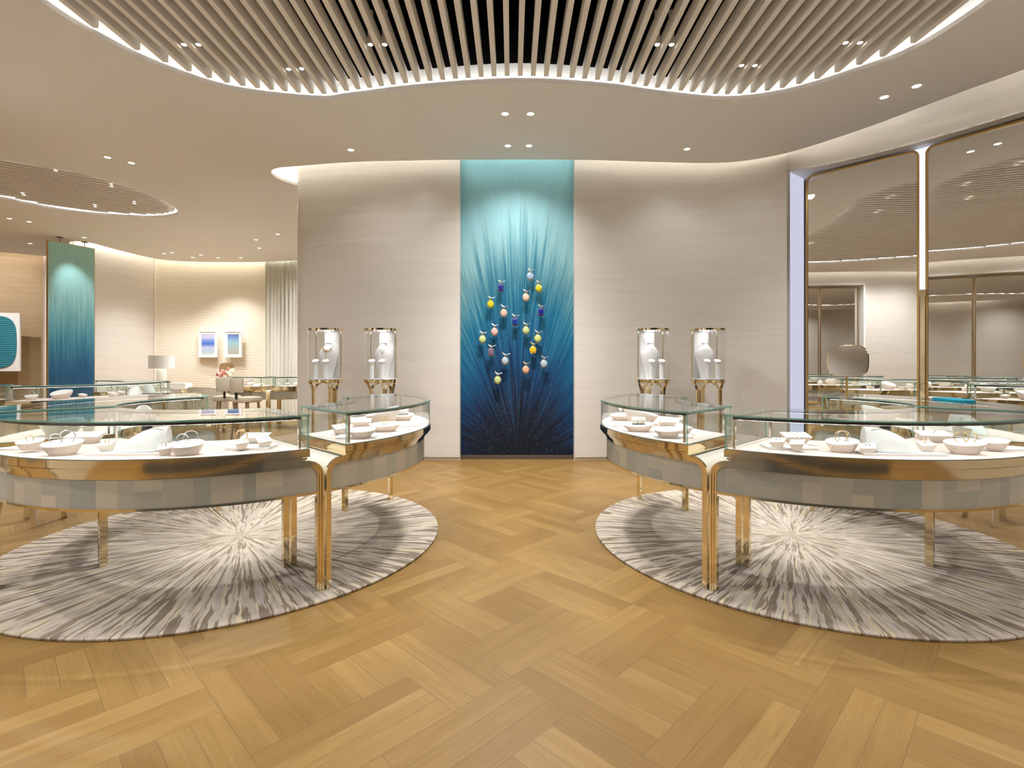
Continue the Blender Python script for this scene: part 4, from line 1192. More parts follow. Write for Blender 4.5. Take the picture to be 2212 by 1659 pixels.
bangle(s3, .012, .012, .030, .0022, 24, 'silver', 'rear larger silver bangle on the tilted block in the middle of the left front counter', J1)
at('slab', 285, 980, 4, 'long silver-edged tray beneath the white neck form, left front counter', G1, 0, (1.6, 0.85, 1))
s4 = at('cube', 231, 974, 10, 'small white stand with two gold earrings left of the neck form, left front counter', G1, TB, (.85, .85, .95))
earrings(s4, 0, 0, 'gold', 'pair of gold earrings left of the neck form in the left front counter', J1)
rp = at('ramp', 308, 973, 14, 'sloping white neck form with a fine chain in the left front counter', G1, TB, (.95, .95, .95))
s5 = at('cube', 357, 983, 34, 'small white ring stand right of the neck form, left front counter', G1, 0, (0.85, .85, 1))
ringlet(s5, -.008, 0, .009, 'gold', 'left gold ring on the stand right of the neck form, left front counter', J1, 20)
ringlet(s5, .009, .003, .010, 'gold', 'right gold ring on the stand right of the neck form, left front counter', J1, -10)
s6 = at('boat', 128, 984, 20, 'large tilted cream block with two silver bangles, left part of the left front counter', G1, 0, (1.3, 1.05, 1.1))
bangle(s6, -.022, -.008, .025, .0024, 30, 'silver', 'smaller silver bangle on the large left block of the left front counter', J1)
bangle(s6, .016, .012, .030, .0024, 22, 'silver', 'larger silver bangle on the large left block of the left front counter', J1)
at('slab', 48, 972, 6, 'white tray at the left end of the left front counter', G1, 0, (1.1, 0.8, 1))
s7 = at('boat', 65, 972, 18, 'small cream block with gold pieces on the left-end tray, left front counter', G1, TB, (.9, .85, .85))
bangle(s7, 0, 0, .014, .0022, 30, 'gold', 'gold bracelet on the small block at the left end of the left front counter', J1)
at('plate', 160, 950, 12, 'wide pale stand behind the left silver bangles, left front counter', G1, 0, (1.4, 1.1, .9))
# chain on the left neck form
def chain(x, y, z, rz, mat, label, group, L=0.24, W=0.15, H=0.115):
    mb = MB(); pts = []
    for i in range(17):
        u = -1 + 2 * i / 16
        tt = 0.42 + 0.52 * abs(u) ** 1.1
        wd = W / 2 * (sin(pi * min(1, 0.03 + tt * 0.72)) ** 0.70)
        uu = 0.55 * u; hc = H * sin(pi / 2 * min(1, tt * 1.12)) ** 0.9
        pts.append(((-L / 2 + L * tt) * .95, wd * uu * .95, (0.0045 + hc * (1 - abs(uu) ** 2.4) ** .55) * .95 + .0008))
    o1 = pts[8]
    root = thing('necklace', label, 'necklace', (x, y, z), R(rz), group)
    mb.tube(pts, 0.0010, 5); mb.obj('chain', [mat], root)
    mb = MB(); mb.torus((o1[0] - .008, 0, o1[2] - .003), 0.009, 0.0014, Matrix.Rotation(R(50), 3, 'Y') @ Matrix.Rotation(R(90), 3, 'X'), 18, 6); mb.obj('pendant', [mat], root, smooth=60)
    return root
chain(rp.location.x, rp.location.y, ZD + TB + .0004, 14, 'gold', 'fine gold necklace on the sloping neck form, left front counter', J1)
# right front counter
at('slab', 1703, 968, -4, 'square white tray at the left end of the right front counter', G2, 0, (1.05, 0.95, 1))
at('plate', 1719, 956, -2, 'wide angular white pendant stand at the back of the left-end tray, right front counter', G2, TB, (1.15, 1.0, .8))
s1 = at('cube', 1680, 966, -40, 'small pointed stand with two silver studs, left end of the right front counter', G2, TB, (.95, .95, .9))
earrings(s1, 0, 0, 'silver', 'pair of silver studs at the left end of the right front counter', J2)
s2 = at('cube', 1722, 971, -36, 'small pointed stand with an upright silver ring, right front counter', G2, TB, (.9, .9, .9))
ringlet(s2, 0, 0, .012, 'silver', 'large silver ring on the left-end tray of the right front counter', J2)
s3 = at('boat', 1819, 977, -24, 'tilted cream block with crossed gold and silver bangles, right front counter', G2, 0, (1.12, 1.05, 1.05))
bangle(s3, -.006, 0, .028, .0026, -12, 'gold', 'yellow gold bangle of the crossed pair, right front counter', J2)
bangle(s3, .010, .002, .026, .0022, -38, 'silver', 'white metal bangle of the crossed pair, right front counter', J2)
at('slab', 1940, 981, -4, 'long silver-edged tray beneath the white neck form, right front counter', G2, 0, (1.65, 0.85, 1))
s4 = at('cube', 1874, 982, -34, 'small white stand with small earrings left of the neck form, right front counter', G2, 0, (.95, .9, 1))
earrings(s4, 0, 0, 'silver', 'pair of small silver earrings left of the neck form, right front counter', J2)
rp = at('ramp', 1926, 974, 166, 'sloping white neck form with a round pendant in the right front counter', G2, TB, (1.0, .95, .95))
chain(rp.location.x, rp.location.y, ZD + TB + .0004, 166, 'gold', 'fine necklace with a round pendant on the neck form, right front counter', J2)
s5 = at('cube', 2000, 975, -10, 'small white stand with gold rings right of the neck form, right front counter', G2, TB, (.9, .85, .95))
ringlet(s5, -.010, 0, .010, 'gold', 'left gold ring on the stand right of the neck form, right front counter', J2, 20)
ringlet(s5, .010, 0, .010, 'gold', 'right gold ring on the stand right of the neck form, right front counter', J2, -10)
s6 = at('boat', 2084, 981, -22, 'large tilted cream block with two gold bangles, right front counter', G2, 0, (1.3, 1.05, 1.1))
bangle(s6, -.014, .004, .028, .0022, -18, 'gold', 'left gold bangle on the large block of the right front counter', J2)
bangle(s6, .022, -.002, .026, .0022, -30, 'gold', 'right gold bangle on the large block of the right front counter', J2)
at('slab', 2165, 972, -6, 'white tray near the right edge of the picture, right front counter', G2, 0, (1.1, 0.8, 1))
at('boat', 2150, 970, -18, 'small cream block on the tray near the right picture edge', G2, TB, (.9, .85, .8))
at('plate', 2035, 950, -10, 'wide pale stand behind the gold bangles, right front counter', G2, 0, (1.3, 1.1, .9))

# aisle-side counters, mirrored sets
LAST = {}
def aisle_set(f, side, g, rot):
    at('slab', f(783), 946, 8 * rot, f'large white tray nearest the front glass of the {side} aisle counter', g, 0, (1.0, .9, 1))
    LAST[side] = at('cube', f(735), 938, 40, f'small cream cup-like stand at the near end of the {side} aisle counter', g, 0, (1.15, 1.15, 1.15))
    at('boat', f(785), 944, 10 * rot, f'flat cream block on the large tray of the {side} aisle counter', g, TB, (1.3, 1.15, .8))
    LAST['block ' + side] = at('boat', f(832), 932, 14 * rot, f'cream block with linked bracelets by the curved glass of the {side} aisle counter', g, 0, (1.5, 1.2, .9))
    at('bust', f(826), 916, 12 * rot if rot > 0 else 168, f'large shell-shaped neck form in the middle of the {side} aisle counter', g, 0, (.95, .95, 1.15))
    LAST['far ' + side] = at('boat', f(870), 908, 8 * rot, f'long cream block at the far side of the {side} aisle counter', g, 0, (1.3, 1.1, .85))
    at('slab', f(885), 921, 12 * rot, f'white tray beside the outer curve of the {side} aisle counter', g, 0, (.8, .8, 1))
    at('plate', f(770), 921, 10 * rot, f'pale angular stand near the inner side of the {side} aisle counter', g, 0, (1.1, 1.0, .8))
G3 = 'stands on the left aisle counter'; G4 = 'stands on the right aisle counter'
aisle_set(lambda p: p, 'left', G3, 1)
aisle_set(lambda p: 2211 - p, 'right', G4, -1)
# bracelets and rolls there
b_ = LAST['block left']
item('rollrings', b_.location.x, b_.location.y, ZD + .047, 75, 'linked gold bracelets rising from the block of the left aisle counter', 'jewellery in the aisle counters')
b_ = LAST['block right']
item('roll', b_.location.x, b_.location.y, ZD + .048, -12, 'white bracelet roll ringed with fine bracelets, right aisle counter', 'jewellery in the aisle counters')
item('rollrings', b_.location.x, b_.location.y, ZD + .047, -12, 'fine bracelets around the white roll of the right aisle counter', 'jewellery in the aisle counters')
b_ = LAST['far left']
item('roll', b_.location.x, b_.location.y, ZD + .046, 10, 'raised white bracelet roll at the far side of the left aisle counter', 'jewellery in the aisle counters')
b_ = LAST['far right']
mb = MB(); mb.lathe([(.006, 0), (.004, .03), (.012, .034), (.018, .045), (.012, .06), (.003, .064)], 16)
tag(mb.obj('ring_finial', ['white'], loc=(b_.location.x, b_.location.y, ZD + .043), smooth=50), 'small round white finial on the far block of the right aisle counter', 'ring stand')
bangle(LAST['left'], 0, 0, .020, .0018, 40, 'gold', 'thin gold hoop on the cup-like stand of the left aisle counter', 'jewellery in the aisle counters')
bangle(LAST['right'], 0, 0, .012, .0016, 40, 'silver', 'tiny silver hoop on the cup-like stand of the right aisle counter', 'jewellery in the aisle counters')

# outer counters of both islands and the farther counters
def radial_set(c, degs, g, where, seed):
    rn = random.Random(seed)
    pos = ['first', 'second', 'third', 'fourth', 'fifth', 'sixth', 'seventh']
    for i, dg in enumerate(degs):
        a = R(dg)
        k = ('boat', 'bust', 'cube', 'plate', 'boat', 'ramp', 'cube')[(i + seed) % 7]
        r = (1.06, .98, .88, 1.08, .92, 1.0, 1.12)[(i + seed) % 7]
        wd = {'boat': 'cream display block', 'bust': 'large shell-like neck form', 'cube': 'small ring stand', 'plate': 'angular pendant stand', 'ramp': 'sloping neck form'}[k]
        it_ = item(k, c[0] + r * cos(a), c[1] + r * sin(a), ZD + .0004, dg + 90 + (seed * 37 + i * 50) % 60, f'{wd}, {pos[i]} in from the near end of {where}', g)
        if k == 'boat':
            mb = MB(); rot = Matrix.Rotation(a + 1.2, 3, 'Z'); mb.torus((0, 0, .028), .028, .0022, rot, 28, 6)
            tag(mb.obj('bangle', ['gold' if i % 2 else 'silver'], loc=(it_.location.x, it_.location.y, ZD + .050), smooth=60), f'{"gold" if i % 2 else "silver"} bangle on the {pos[i]} stand of {where}', 'bracelet', 'bangles in ' + where)
radial_set(CL, (214, 200, 188, 174, 160, 147), 'stands on the left outer counter', 'the left outer counter', 1)
radial_set(CR, (-36, -22, -8, 8, 22, 36), 'stands on the right outer counter', 'the right outer counter', 4)
radial_set(C3, (-62, -48, -34, -20, -6, 8), 'stands on the farther left counter', 'the farther left counter', 0)
radial_set(C3, (-92, -104, -118, -132), 'stands on the far left edge counter', 'the far-left-edge counter', 3)
radial_set(C3, (32, 48, 62, 78, 90), 'stands on the rear left counter', 'the rear left counter', 5)
radial_set(C4, (-80, -66, -52, -38), 'stands on the distant counter', 'the distant wall-side counter', 2)
radial_set(C4, (-100, -116, -132), 'stands on the distant stool-side counter', 'the distant stool-side counter', 6)
# teal covered tray with white cups beyond the right island (on the outer counter's glass)
root = thing('velvet_tray', 'long teal velvet tray lying on the glass of the right outer counter', 'tray', (3.02, 3.55, .9405), R(74))
mb = MB()
o = [(0.17 * (abs(cos(a)) ** .6) * (1 if cos(a) > 0 else -1), 0.075 * (abs(sin(a)) ** .6) * (1 if sin(a) > 0 else -1)) for a in [2 * pi * i / 32 for i in range(32)]]
mb.prism(o, 0, .014); mb.obj('base', ['teal'], root, smooth=40)

# counter-top mirrors on posts
def table_mirror(x, y, z, yaw, pitch, label, s=1.0, post=0.17):
    root = thing('table_mirror', label, 'mirror', (x, y, z), 0, 'small mirrors on posts')
    mb = MB(); mb.lathe([(0.055, 0), (0.055, .006), (.03, .012), (.012, .018)], 28); mb.obj('base', ['chrome'], root, smooth=40)
    mb = MB(); mb.tube([(0, 0, .015), (0, 0, post + .05)], .007, 12); mb.obj('post', ['brass2'], root, smooth=60)
    w_, h_ = .125 * s, .115 * s
    def ol(f, yv): return [(w_ * f * (abs(cos(a)) ** .62) * (1 if cos(a) > 0 else -1), yv, h_ * f * (abs(sin(a)) ** .62) * (1 if sin(a) > 0 else -1)) for a in [2 * pi * i / 48 for i in range(48)]]
    rot = Matrix.Rotation(R(yaw), 3, 'Z') @ Matrix.Rotation(R(pitch), 3, 'X')
    c = Vector((0, -.012, post + h_))
    mb = MB(); f = [mb.vert(c + rot @ Vector(p)) for p in ol(.96, -.007)]; mb.face(f); mb.obj('mirror_pane', ['mirror'], root, smooth=None)
    mb = MB()
    A = [mb.vert(c + rot @ Vector(p)) for p in ol(.96, -.008)]; B = [mb.vert(c + rot @ Vector(p)) for p in ol(1.0, -.006)]; D = [mb.vert(c + rot @ Vector(p)) for p in ol(1.0, .006)]
    for P_, Q_ in ((A, B), (B, D)):
        for i in range(48): mb.face([P_[i], P_[(i + 1) % 48], Q_[(i + 1) % 48], Q_[i]])
    mb.face(D); mb.obj('frame', ['brass'], root, smooth=50)
    return root
x, y = gp(1829, 861, .9415)
table_mirror(x, y, .9405, -38, -5, 'rounded square mirror on a brass post on the right outer counter', 1.02, .155)

# ------------------------------------------------------------------ pedestal showcases
def pedestal():
    root = thing('pedestal_showcase', '', 'showcase', group='pedestal showcases along the stone wall')
    r = .186
    def ringm(z0, z1, ro, ri=0):
        mb = MB()
        if ri: mb.lathe([(ri, z0), (ro, z0), (ro, z1), (ri, z1), (ri, z0)], 48, caps=False)
        else: mb.lathe([(ro, z0), (ro, z1)], 48)
        return mb
    tc_ = ringm(1.562, 1.584, r + .006).obj('top_cap', ['brass'], root, smooth=40)
    mb = MB(); mb.lathe([(r - .01, .978), (r + .004, .984), (r + .006, 1.0), (r + .006, 1.018)], 48); mb.obj('base_ring', ['brass'], root, smooth=40)
    ringm(1.0182, 1.022, r - .012).obj('floor_pad', ['white'], root, smooth=40)
    mb = MB(); n = 48
    for k in range(n):
        a0, a1 = 2 * pi * k / n, 2 * pi * (k + 1) / n
        q = lambda rr, a, z: (rr * cos(a), rr * sin(a), z)
        mb.quad(q(r, a0, 1.0185), q(r, a1, 1.0185), q(r, a1, 1.5615), q(r, a0, 1.5615))
        mb.quad(q(r - .005, a1, 1.0185), q(r - .005, a0, 1.0185), q(r - .005, a0, 1.5615), q(r - .005, a1, 1.5615))
    mb.obj('glass_cylinder', ['acrylic'], root, smooth=60)
    for a in (35, 145):
        mb = MB(); mb.tube([((r - .012) * cos(R(a)), (r - .012) * sin(R(a)), 1.019), ((r - .012) * cos(R(a)), (r - .012) * sin(R(a)), 1.561)], .006, 10); mb.obj('post', ['brass'], root, smooth=60)
    mb = MB(); mb.box(-.045, .118, .10, .108, 1.0225, 1.56); mb.obj('back_board', ['white'], root, smooth=None)
    mb = MB()
    for i in range(6): mb.lathe([(.006, 0), (.006, .004)], 10, c=(-.055 + .032 * i, -.06, 1.557))
    mb.lathe([(.035, 0), (.035, .003)], 16, c=(0.01, .02, 1.5585))
    mb.obj('light_strip', ['ledped'], tc_, smooth=None)
    # paired legs: each pair stands together and fans out along the ring at the top
    for a0 in (246, 326, 90):
        for sg in (-1, 1):
            pts = [(a0 + sg * 4.5, .02), (a0 + sg * 4.5, .885)]
            for q in range(10, 91, 16): pts.append((a0 + sg * (4.5 + 24 * (1 - cos(R(q)))), .885 + .092 * sin(R(q))))
            mb = MB(); A = None; rr = r - .012
            for k_, (an, z) in enumerate(pts):
                ca, sa = cos(R(an)), sin(R(an)); c = Vector((rr * ca, rr * sa, z))
                p2 = pts[min(k_ + 1, len(pts) - 1)]; p1 = pts[max(k_ - 1, 0)]
                tg = Vector((-sa * R(p2[0] - p1[0]) * rr, ca * R(p2[0] - p1[0]) * rr, p2[1] - p1[1])).normalized()
                rd = Vector((ca, sa, 0)); wd = tg.cross(rd).normalized()
                ring = [mb.vert(c - wd * .011 - rd * .009), mb.vert(c + wd * .011 - rd * .009), mb.vert(c + wd * .011 + rd * .009), mb.vert(c - wd * .011 + rd * .009)]
                if A:
                    for j_ in range(4): mb.face([A[j_], A[(j_ + 1) % 4], ring[(j_ + 1) % 4], ring[j_]])
                else: mb.face(ring[::-1])
                A = ring
            mb.face(A); mb.obj('leg', ['brass'], root, smooth=40)
    mb = MB(); mb.lathe([(.185, 0), (.185, .02)], 40); mb.obj('foot_plate', ['brass'], root, smooth=40)
    index_kids(root)
    return root
PY = 5.86
peds = []
p0 = pedestal()
for i, (px, fl, lb) in enumerate(((703, 1, 'cylindrical brass and glass pedestal showcase holding the heavy gold chain, leftmost'), (823, 1, 'cylindrical brass and glass pedestal showcase left of the blue panel, nearer to it'),
        (1410, -1, 'cylindrical brass and glass pedestal showcase right of the blue panel, nearer to it'), (1529, -1, 'cylindrical brass and glass pedestal showcase farthest right, before the stone wall'))):
    x = (px - CX) * PY / F
    if i == 0: p0.location = (x, PY, 0); p0['label'] = lb; peds.append((p0, x, fl))
    else: peds.append((dup(p0, (x, PY, 0), 0, lb), x, fl))
for (o, x, fl) in peds[2:]:
    o.scale = (-1, 1, 1)
def m_torso():
    mb = MB(); N = 28
    pr = [(.052, 0, .6), (.060, .05, .6), (.082, .14, .56), (.100, .22, .50), (.106, .262, .46), (.100, .295, .45), (.080, .330, .5), (.050, .362, .7), (.032, .382, .9), (.029, .395, 1.0), (.033, .405, 1.0), (.030, .408, 1.0)]
    rs = [[mb.vert((r_ * cos(2 * pi * i / N), r_ * e * sin(2 * pi * i / N) + (.012 if z > .37 else 0), z)) for i in range(N)] for r_, z, e in pr]
    for a, b in zip(rs[:-1], rs[1:]):
        for i in range(N): mb.face([a[i], a[(i + 1) % N], b[(i + 1) % N], b[i]])
    mb.face(rs[-1]); mb.face(rs[0][::-1])
    return mb
def m_tall():
    mb = MB(); N = 20
    pr = [(.022, 0), (.026, .09), (.025, .14), (.024, .168), (.032, .19), (.038, .205)]
    rs = [[mb.vert((r_ * cos(2 * pi * i / N), r_ * .8 * sin(2 * pi * i / N), z + (r_ * .8 * sin(2 * pi * i / N) * .55 if k > 3 else 0))) for i in range(N)] for k, (r_, z) in enumerate(pr)]
    for a, b in zip(rs[:-1], rs[1:]):
        for i in range(N): mb.face([a[i], a[(i + 1) % N], b[(i + 1) % N], b[i]])
    mb.face(rs[-1]); mb.face(rs[0][::-1])
    return mb
wds = ['leftmost pedestal', 'second pedestal from the left', 'third pedestal from the left', 'rightmost pedestal']
tor = tall = None
for i, (o, x, fl) in enumerate(peds):
    if tor is None:
        tor = m_torso().obj('necklace_bust', ['white'], smooth=60); t_ = tor
        tall = m_tall().obj('tall_ring_stand', ['white'], smooth=60); tl = [tall]
    else:
        t_ = tor.copy(); C.objects.link(t_)
        tl = []
    spot(x + .01 * fl, PY - .04, 1.555, .8, 120, .6, col=(1, .98, .96), rad=.02)
    t_.location = (x + .018 * fl, PY + .040, 1.0225); tag(t_, f'white headless neck bust inside the {wds[i]}', 'necklace stand', 'neck busts in the pedestals')
    while len(tl) < 2: q = tall.copy(); C.objects.link(q); tl.append(q)
    for q, dx, w_ in zip(tl, (-.085, .03), ('left', 'right')):
        q.location = (x + dx * fl if fl > 0 else x + (dx + .05), PY - .075, 1.0225); tag(q, f'{w_} slim white ring stand inside the {wds[i]}', 'ring stand', 'slim stands in the pedestals')
# heavy chain on the first bust, fine ones on the rest
x = peds[0][1] + .012
mb = MB()
for i in range(15):
    a = R(200 + i * 10); cx_, cz_ = .052 * cos(a), .365 + .066 * sin(a) + .012
    cy_ = -.040 + .028 * max(0, (cz_ - .32) / .04)
    mb.torus((cx_, cy_, cz_), .0075, .0022, Matrix.Rotation(a if i % 2 else a + pi / 2, 3, 'Y') @ Matrix.Rotation(R(0 if i % 2 else 70), 3, 'X'), 14, 5)
tag(mb.obj('link_necklace', ['gold'], loc=(x + .006, PY + .030, 1.0225), smooth=60), 'chunky gold link necklace on the bust of the leftmost pedestal', 'necklace')
mb = MB()
for i in range(7): mb.torus((0, 0, .012 + i * .011), .008, .002, Matrix.Rotation(R(90 * (i % 2)), 3, 'Z'), 12, 5)
tag(mb.obj('link_bracelet', ['gold'], loc=(peds[0][1] + .03, PY - .075, 1.235), smooth=60), 'gold link bracelet dangling over the right slim stand of the leftmost pedestal', 'bracelet')
for i, (o, x, fl) in enumerate(peds[1:]):
    mb = MB(); pts = []
    for q in range(19):
        a = R(195 + q * 150 / 18); dr = (.085, .032, .05)[i]
        cx_ = .036 * cos(a); cz_ = .385 + dr * sin(a); pts.append((cx_, -.052 + .06 * max(0, (cz_ - .30) / .08) * .8, cz_))
    mb.tube(pts, .0011 if i == 0 else .0016, 5)
    if i == 0: mb.torus((0, -.05, .292), .007, .0022, None, 14, 5)
    tag(mb.obj('fine_necklace', ['gold' if i == 0 else 'silver'], loc=(x + .018 * fl, PY + .040, 1.0225), smooth=60), ('fine gold necklace with round pendant', 'short silver collar necklace', 'fine silver necklace')[i] + f' on the bust of the {wds[i + 1]}', 'necklace')

# ------------------------------------------------------------------ ceiling fixtures
def downlight(x, y, label, lit=True, power=None, aim=None, size=100):
    root = thing('downlight', label, 'downlight', (x, y, CEIL), 0, 'round recessed ceiling downlights')
    mb = MB(); mb.lathe([(.034, -.0005), (.046, -.004), (.046, 0.0), (.034, 0.0)], 28, caps=False); mb.obj('trim_ring', ['ceiling'], root, smooth=40)
    mb = MB(); mb.face([mb.vert((.034 * cos(-2 * pi * i / 24), .034 * sin(-2 * pi * i / 24), -.001)) for i in range(24)]); ln_ = mb.obj('lens', ['lampface'], root, smooth=None)
    mb = MB(); mb.face([mb.vert((.017 * cos(-2 * pi * i / 16), .017 * sin(-2 * pi * i / 16), -.0016)) for i in range(16)]); mb.obj('bulb', ['lampcore'], ln_, smooth=None)
    if lit: spot(x, y, CEIL - .02, P_DOWN if power is None else power, size, .8, aim=aim)
def cp(px, py):
    Y = (CEIL - HC) * F / (HY - py); return ((px - CX) * Y / F, Y)
DL = [(1091, 246, 'left of the pair over the centre aisle'), (1146, 246, 'right of the pair over the centre aisle'), (1097, 315, 'left of the pair just before the blue panel'), (1143, 315, 'right of the pair just before the blue panel'),
    (758, 324, 'single one before the wall left of the blue panel'), (1484, 322, 'single one before the wall right of the blue panel'), (1910, 210, 'left of the pair before the mirrors'), (1980, 186, 'right of the pair before the mirrors'),
    (232, 340, 'left of the pair before the oval slat field'), (284, 352, 'right of the pair before the oval slat field'), (20, 472, 'at the far left edge beyond the oval slat field'), (63, 479, 'beyond the oval slat field, next to the edge one'),
    (65, 526, 'low at the left, before the wood wall'), (182, 513, 'behind the rods of the hanging panel'), (553, 518, 'left one of the two above the curtain'), (600, 506, 'right one of the two above the curtain'),
    (560, 536, 'beneath the two above the curtain'), (355, 548, 'first from the left over the rippled wall'), (372, 546, 'second from the left over the rippled wall'), (416, 556, 'third from the left over the rippled wall'),
    (434, 551, 'fourth from the left over the rippled wall'), (471, 557, 'fifth from the left over the rippled wall'), (520, 557, 'last on the right over the rippled wall')]
for px, py, wh in DL:
    x, y = cp(px, py)
    lit = py in (246, 324, 322, 210, 340, 472, 526, 518, 536) or px in (372, 471)
    pw = P_DOWN * (1.6 if y > 7 else 1.0)
    aim = None
    if py in (324, 322): aim = (x * 1.0, 6.4, 1.2); pw = P_DOWN * .05
    if px == 232: pw = P_DOWN
    downlight(x, y, 'small round recessed downlight, ' + wh, lit, pw, aim)
for x in (-.45, .55): spot(x, 5.0, CEIL - .01, P_DOWN * .6, 75, .8, rad=.05, aim=(x, 4.8, 0))  # added spots without fixtures, brighten the floor before the panel
# grazing light on the painted panel from the pair in front of it
for px in (1097, 1143):
    x, y = cp(px, 315); spot(x, y, CEIL - .02, 16, 110, 1.0, col=(1, .97, .92), aim=(0.07 + (x - .07) * .5, 6.45, 1.9))
x, y = cp(182, 500); spot(-10.6, 10.0, CEIL - .03, 60, 110, 1.0, aim=(-11.6, 11.6, 1.8))  # added spot without a fixture, brightens the wood wall and its artwork
spot(-8.0, 9.6, CEIL - .03, 20, 45, .9, col=(.95, 1, 1), aim=(-8.5, 10.05, 2.6))
CYL = [(392, 97, 'left of the leftmost pair'), (425, 97, 'right of the leftmost pair'), (620, 150, 'left of the second pair'), (650, 149, 'right of the second pair'), (798, 97, 'left of the third pair'), (828, 97, 'right of the third pair'),
    (1422, 97, 'left of the fourth pair'), (1455, 97, 'right of the fourth pair'), (1605, 142, 'left of the fifth pair'), (1635, 142, 'right of the fifth pair'), (1832, 93, 'left of the rightmost pair'), (1862, 93, 'right of the rightmost pair')]
mb = MB(); mb.lathe([(.019, .018), (.019, .30)], 20)
for i, (px, py, wh) in enumerate(CYL):
    zb = 3.635
    Y = (zb - HC) * F / (HY - py); X = (px - CX) * Y / F
    k = round((X - (-1.8175 + .039 + .0354)) / .1098); X = -1.8175 + .039 + .0354 + .1098 * k     # centred in a gap
    root = thing('cylinder_spotlight', 'slim beige cylinder spotlight hanging between the slats, ' + wh, 'spotlight', (X, Y, zb), 0, 'cylinder spotlights among the slats')
    mb = MB(); mb.lathe([(.0185, .002), (.021, 0), (.021, .26), (.018, .26)], 20); mb.obj('housing', ['slat'], root, smooth=40)
    mb = MB(); mb.face([mb.vert((.0178 * cos(-2 * pi * j / 16), .0178 * sin(-2 * pi * j / 16), .0018)) for j in range(16)]); mb.obj('lens', ['lampcore'], root, smooth=None)
OVC = [(118, 363, 'in the oval slat field, highest'), (240, 397, 'in the oval slat field, upper right'), (50, 419, 'in the oval slat field, at the left'), (205, 444, 'in the oval slat field, lowest'), (290, 437, 'in the oval slat field, at the right')]
d_ = Vector((1.23, 0.88)).normalized(); n_ = Vector((-d_.y, d_.x)); v0_ = min(Vector(p).dot(n_) for p in offset(oval_poly, -0.05)) + 0.05
for px, py, wh in OVC:
    for sd, dk in (('nearer', 0), ('farther', 1)):
        zb = CEIL + .035; Y = (zb - HC) * F / (HY - py); p = Vector(((px - CX) * Y / F, Y)); v = p.dot(n_)
        k = round((v - v0_ - .0549) / .1098) + dk; p = p + n_ * (v0_ + .0549 + .1098 * k - v)
        root = thing('cylinder_spotlight', f'{sd} slim cylinder spotlight of the pair {wh}', 'spotlight', (p.x, p.y, zb), 0, 'cylinder spotlights in the oval slat field')
        mb = MB(); mb.lathe([(.0185, .002), (.021, 0), (.021, .26), (.018, .26)], 16); mb.obj('housing', ['slat'], root, smooth=40)
        mb = MB(); mb.face([mb.vert((.0178 * cos(-2 * pi * j / 16), .0178 * sin(-2 * pi * j / 16), .0018)) for j in range(16)]); mb.obj('lens', ['lampcore'], root, smooth=None)
# the lamps over the islands (hang in the slat field); the wide spots below are added fill without fixtures
for (c, sx) in ((CL, -1), (CR, 1)):
    spot(c[0] + .1 * sx, c[1] - .1, 3.60, 72, 62, .2, rad=.03)
    spot(c[0] - 1.0 * sx, c[1] - 1.6, 3.60, 20, 85, .7, rad=.04)
for (x, y) in ((-2.3, -.2), (2.3, -.2), (-1.2, 2.6), (1.2, 2.6), (0, 4.0), (-2.5, -2), (2.5, -2), (0, -1.8)):
    spot(x, y, 3.60, P_DOWN, 150, 1.0, rad=.05)
for (x, y) in ((-3.9, 2.6), (-3.9, 1.2), (-3.9, 0.0), (-3.8, -2.6), (0.1, 5.0), (3.9, 3.2), (4.1, 1.2), (4.0, -2.0), (-1.3, 5.5), (2.2, 5.5)):
    spot(x, y, 3.58, P_DOWN * (.35 if y > 5.2 else 1.7 if x < -1 else 1.1 if x < 1 else 1.0), 160, 1.0, rad=.05)  # fill added to lift the side walls, their reflection and the back floor
for (x, y) in ((-4.2, 4.6), (-3.6, 7.6), (-5.4, 9.2), (-6.6, 10.8), (-9.5, 9.0), (-12, 7.5), (-9.5, 6.2), (-4.3, 11.4)):
    spot(x, y, 3.57, P_DOWN * 1.25, 155, 1.0, rad=.05)

# ------------------------------------------------------------------ far left of the shop
# lamp table
root = thing('side_table', 'long cream table with a polished brass edge below the two framed prints', 'table', (-5.725, 9.25, 0))
mb = MB(); mb.box(-.775, .775, -.25, .25, .73, .755); mb.obj('table_top', ['cream'], root, smooth=None)
mb = MB(); mb.box(-.78, .78, -.256, .256, .675, .729); mb.obj('apron', ['brass'], root, smooth=None)
for sx in (-.7, .7):
    for sy in (-.2, .2):
        mb = MB(); mb.box(sx - .02, sx + .02, sy - .02, sy + .02, 0, .665); mb.obj('leg', ['brass2'], root, smooth=None)
root = thing('table_lamp', 'white table lamp with a wide drum shade on the brass-edged table', 'lamp', (-6.27, 9.28, .755))
mb = MB(); mb.lathe([(.075, 0), (.075, .33), (.04, .335)], 28); mb.obj('lamp_base', ['cove'], root, smooth=40)
mb = MB(); mb.lathe([(.2, .345), (.2, .575)], 40, caps=False); mb.lathe([(.197, .575), (.197, .345)], 40, caps=False); mb.obj('lamp_shade', ['shade'], root, smooth=60)
mb = MB(); mb.tube([(0, 0, .335), (0, 0, .36)], .012, 8); mb.tube([(-.05, 0, .345), (.05, 0, .345)], .006, 6); mb.obj('fitting', ['brass2'], root)
mb = MB(); mb.lathe([(.03, .38), (.045, .42), (.03, .46)], 12); mb.obj('bulb', ['lampcore'], root)
# stacked white boxes
for i in range(3):
    mb = MB(); mb.box(-.155 + .004 * i, .155 - .004 * i, -.1, .1, 0, .028); 
    tag(mb.obj('gift_box', ['paper'], loc=(-5.90 + .003 * i, 9.22, .755 + .030 * i), smooth=None), ('flat white box at the bottom of the stack beside the lamp', 'flat white box in the middle of the stack beside the lamp', 'flat white box on top of the stack beside the lamp')[i], 'box', 'white boxes on the table')
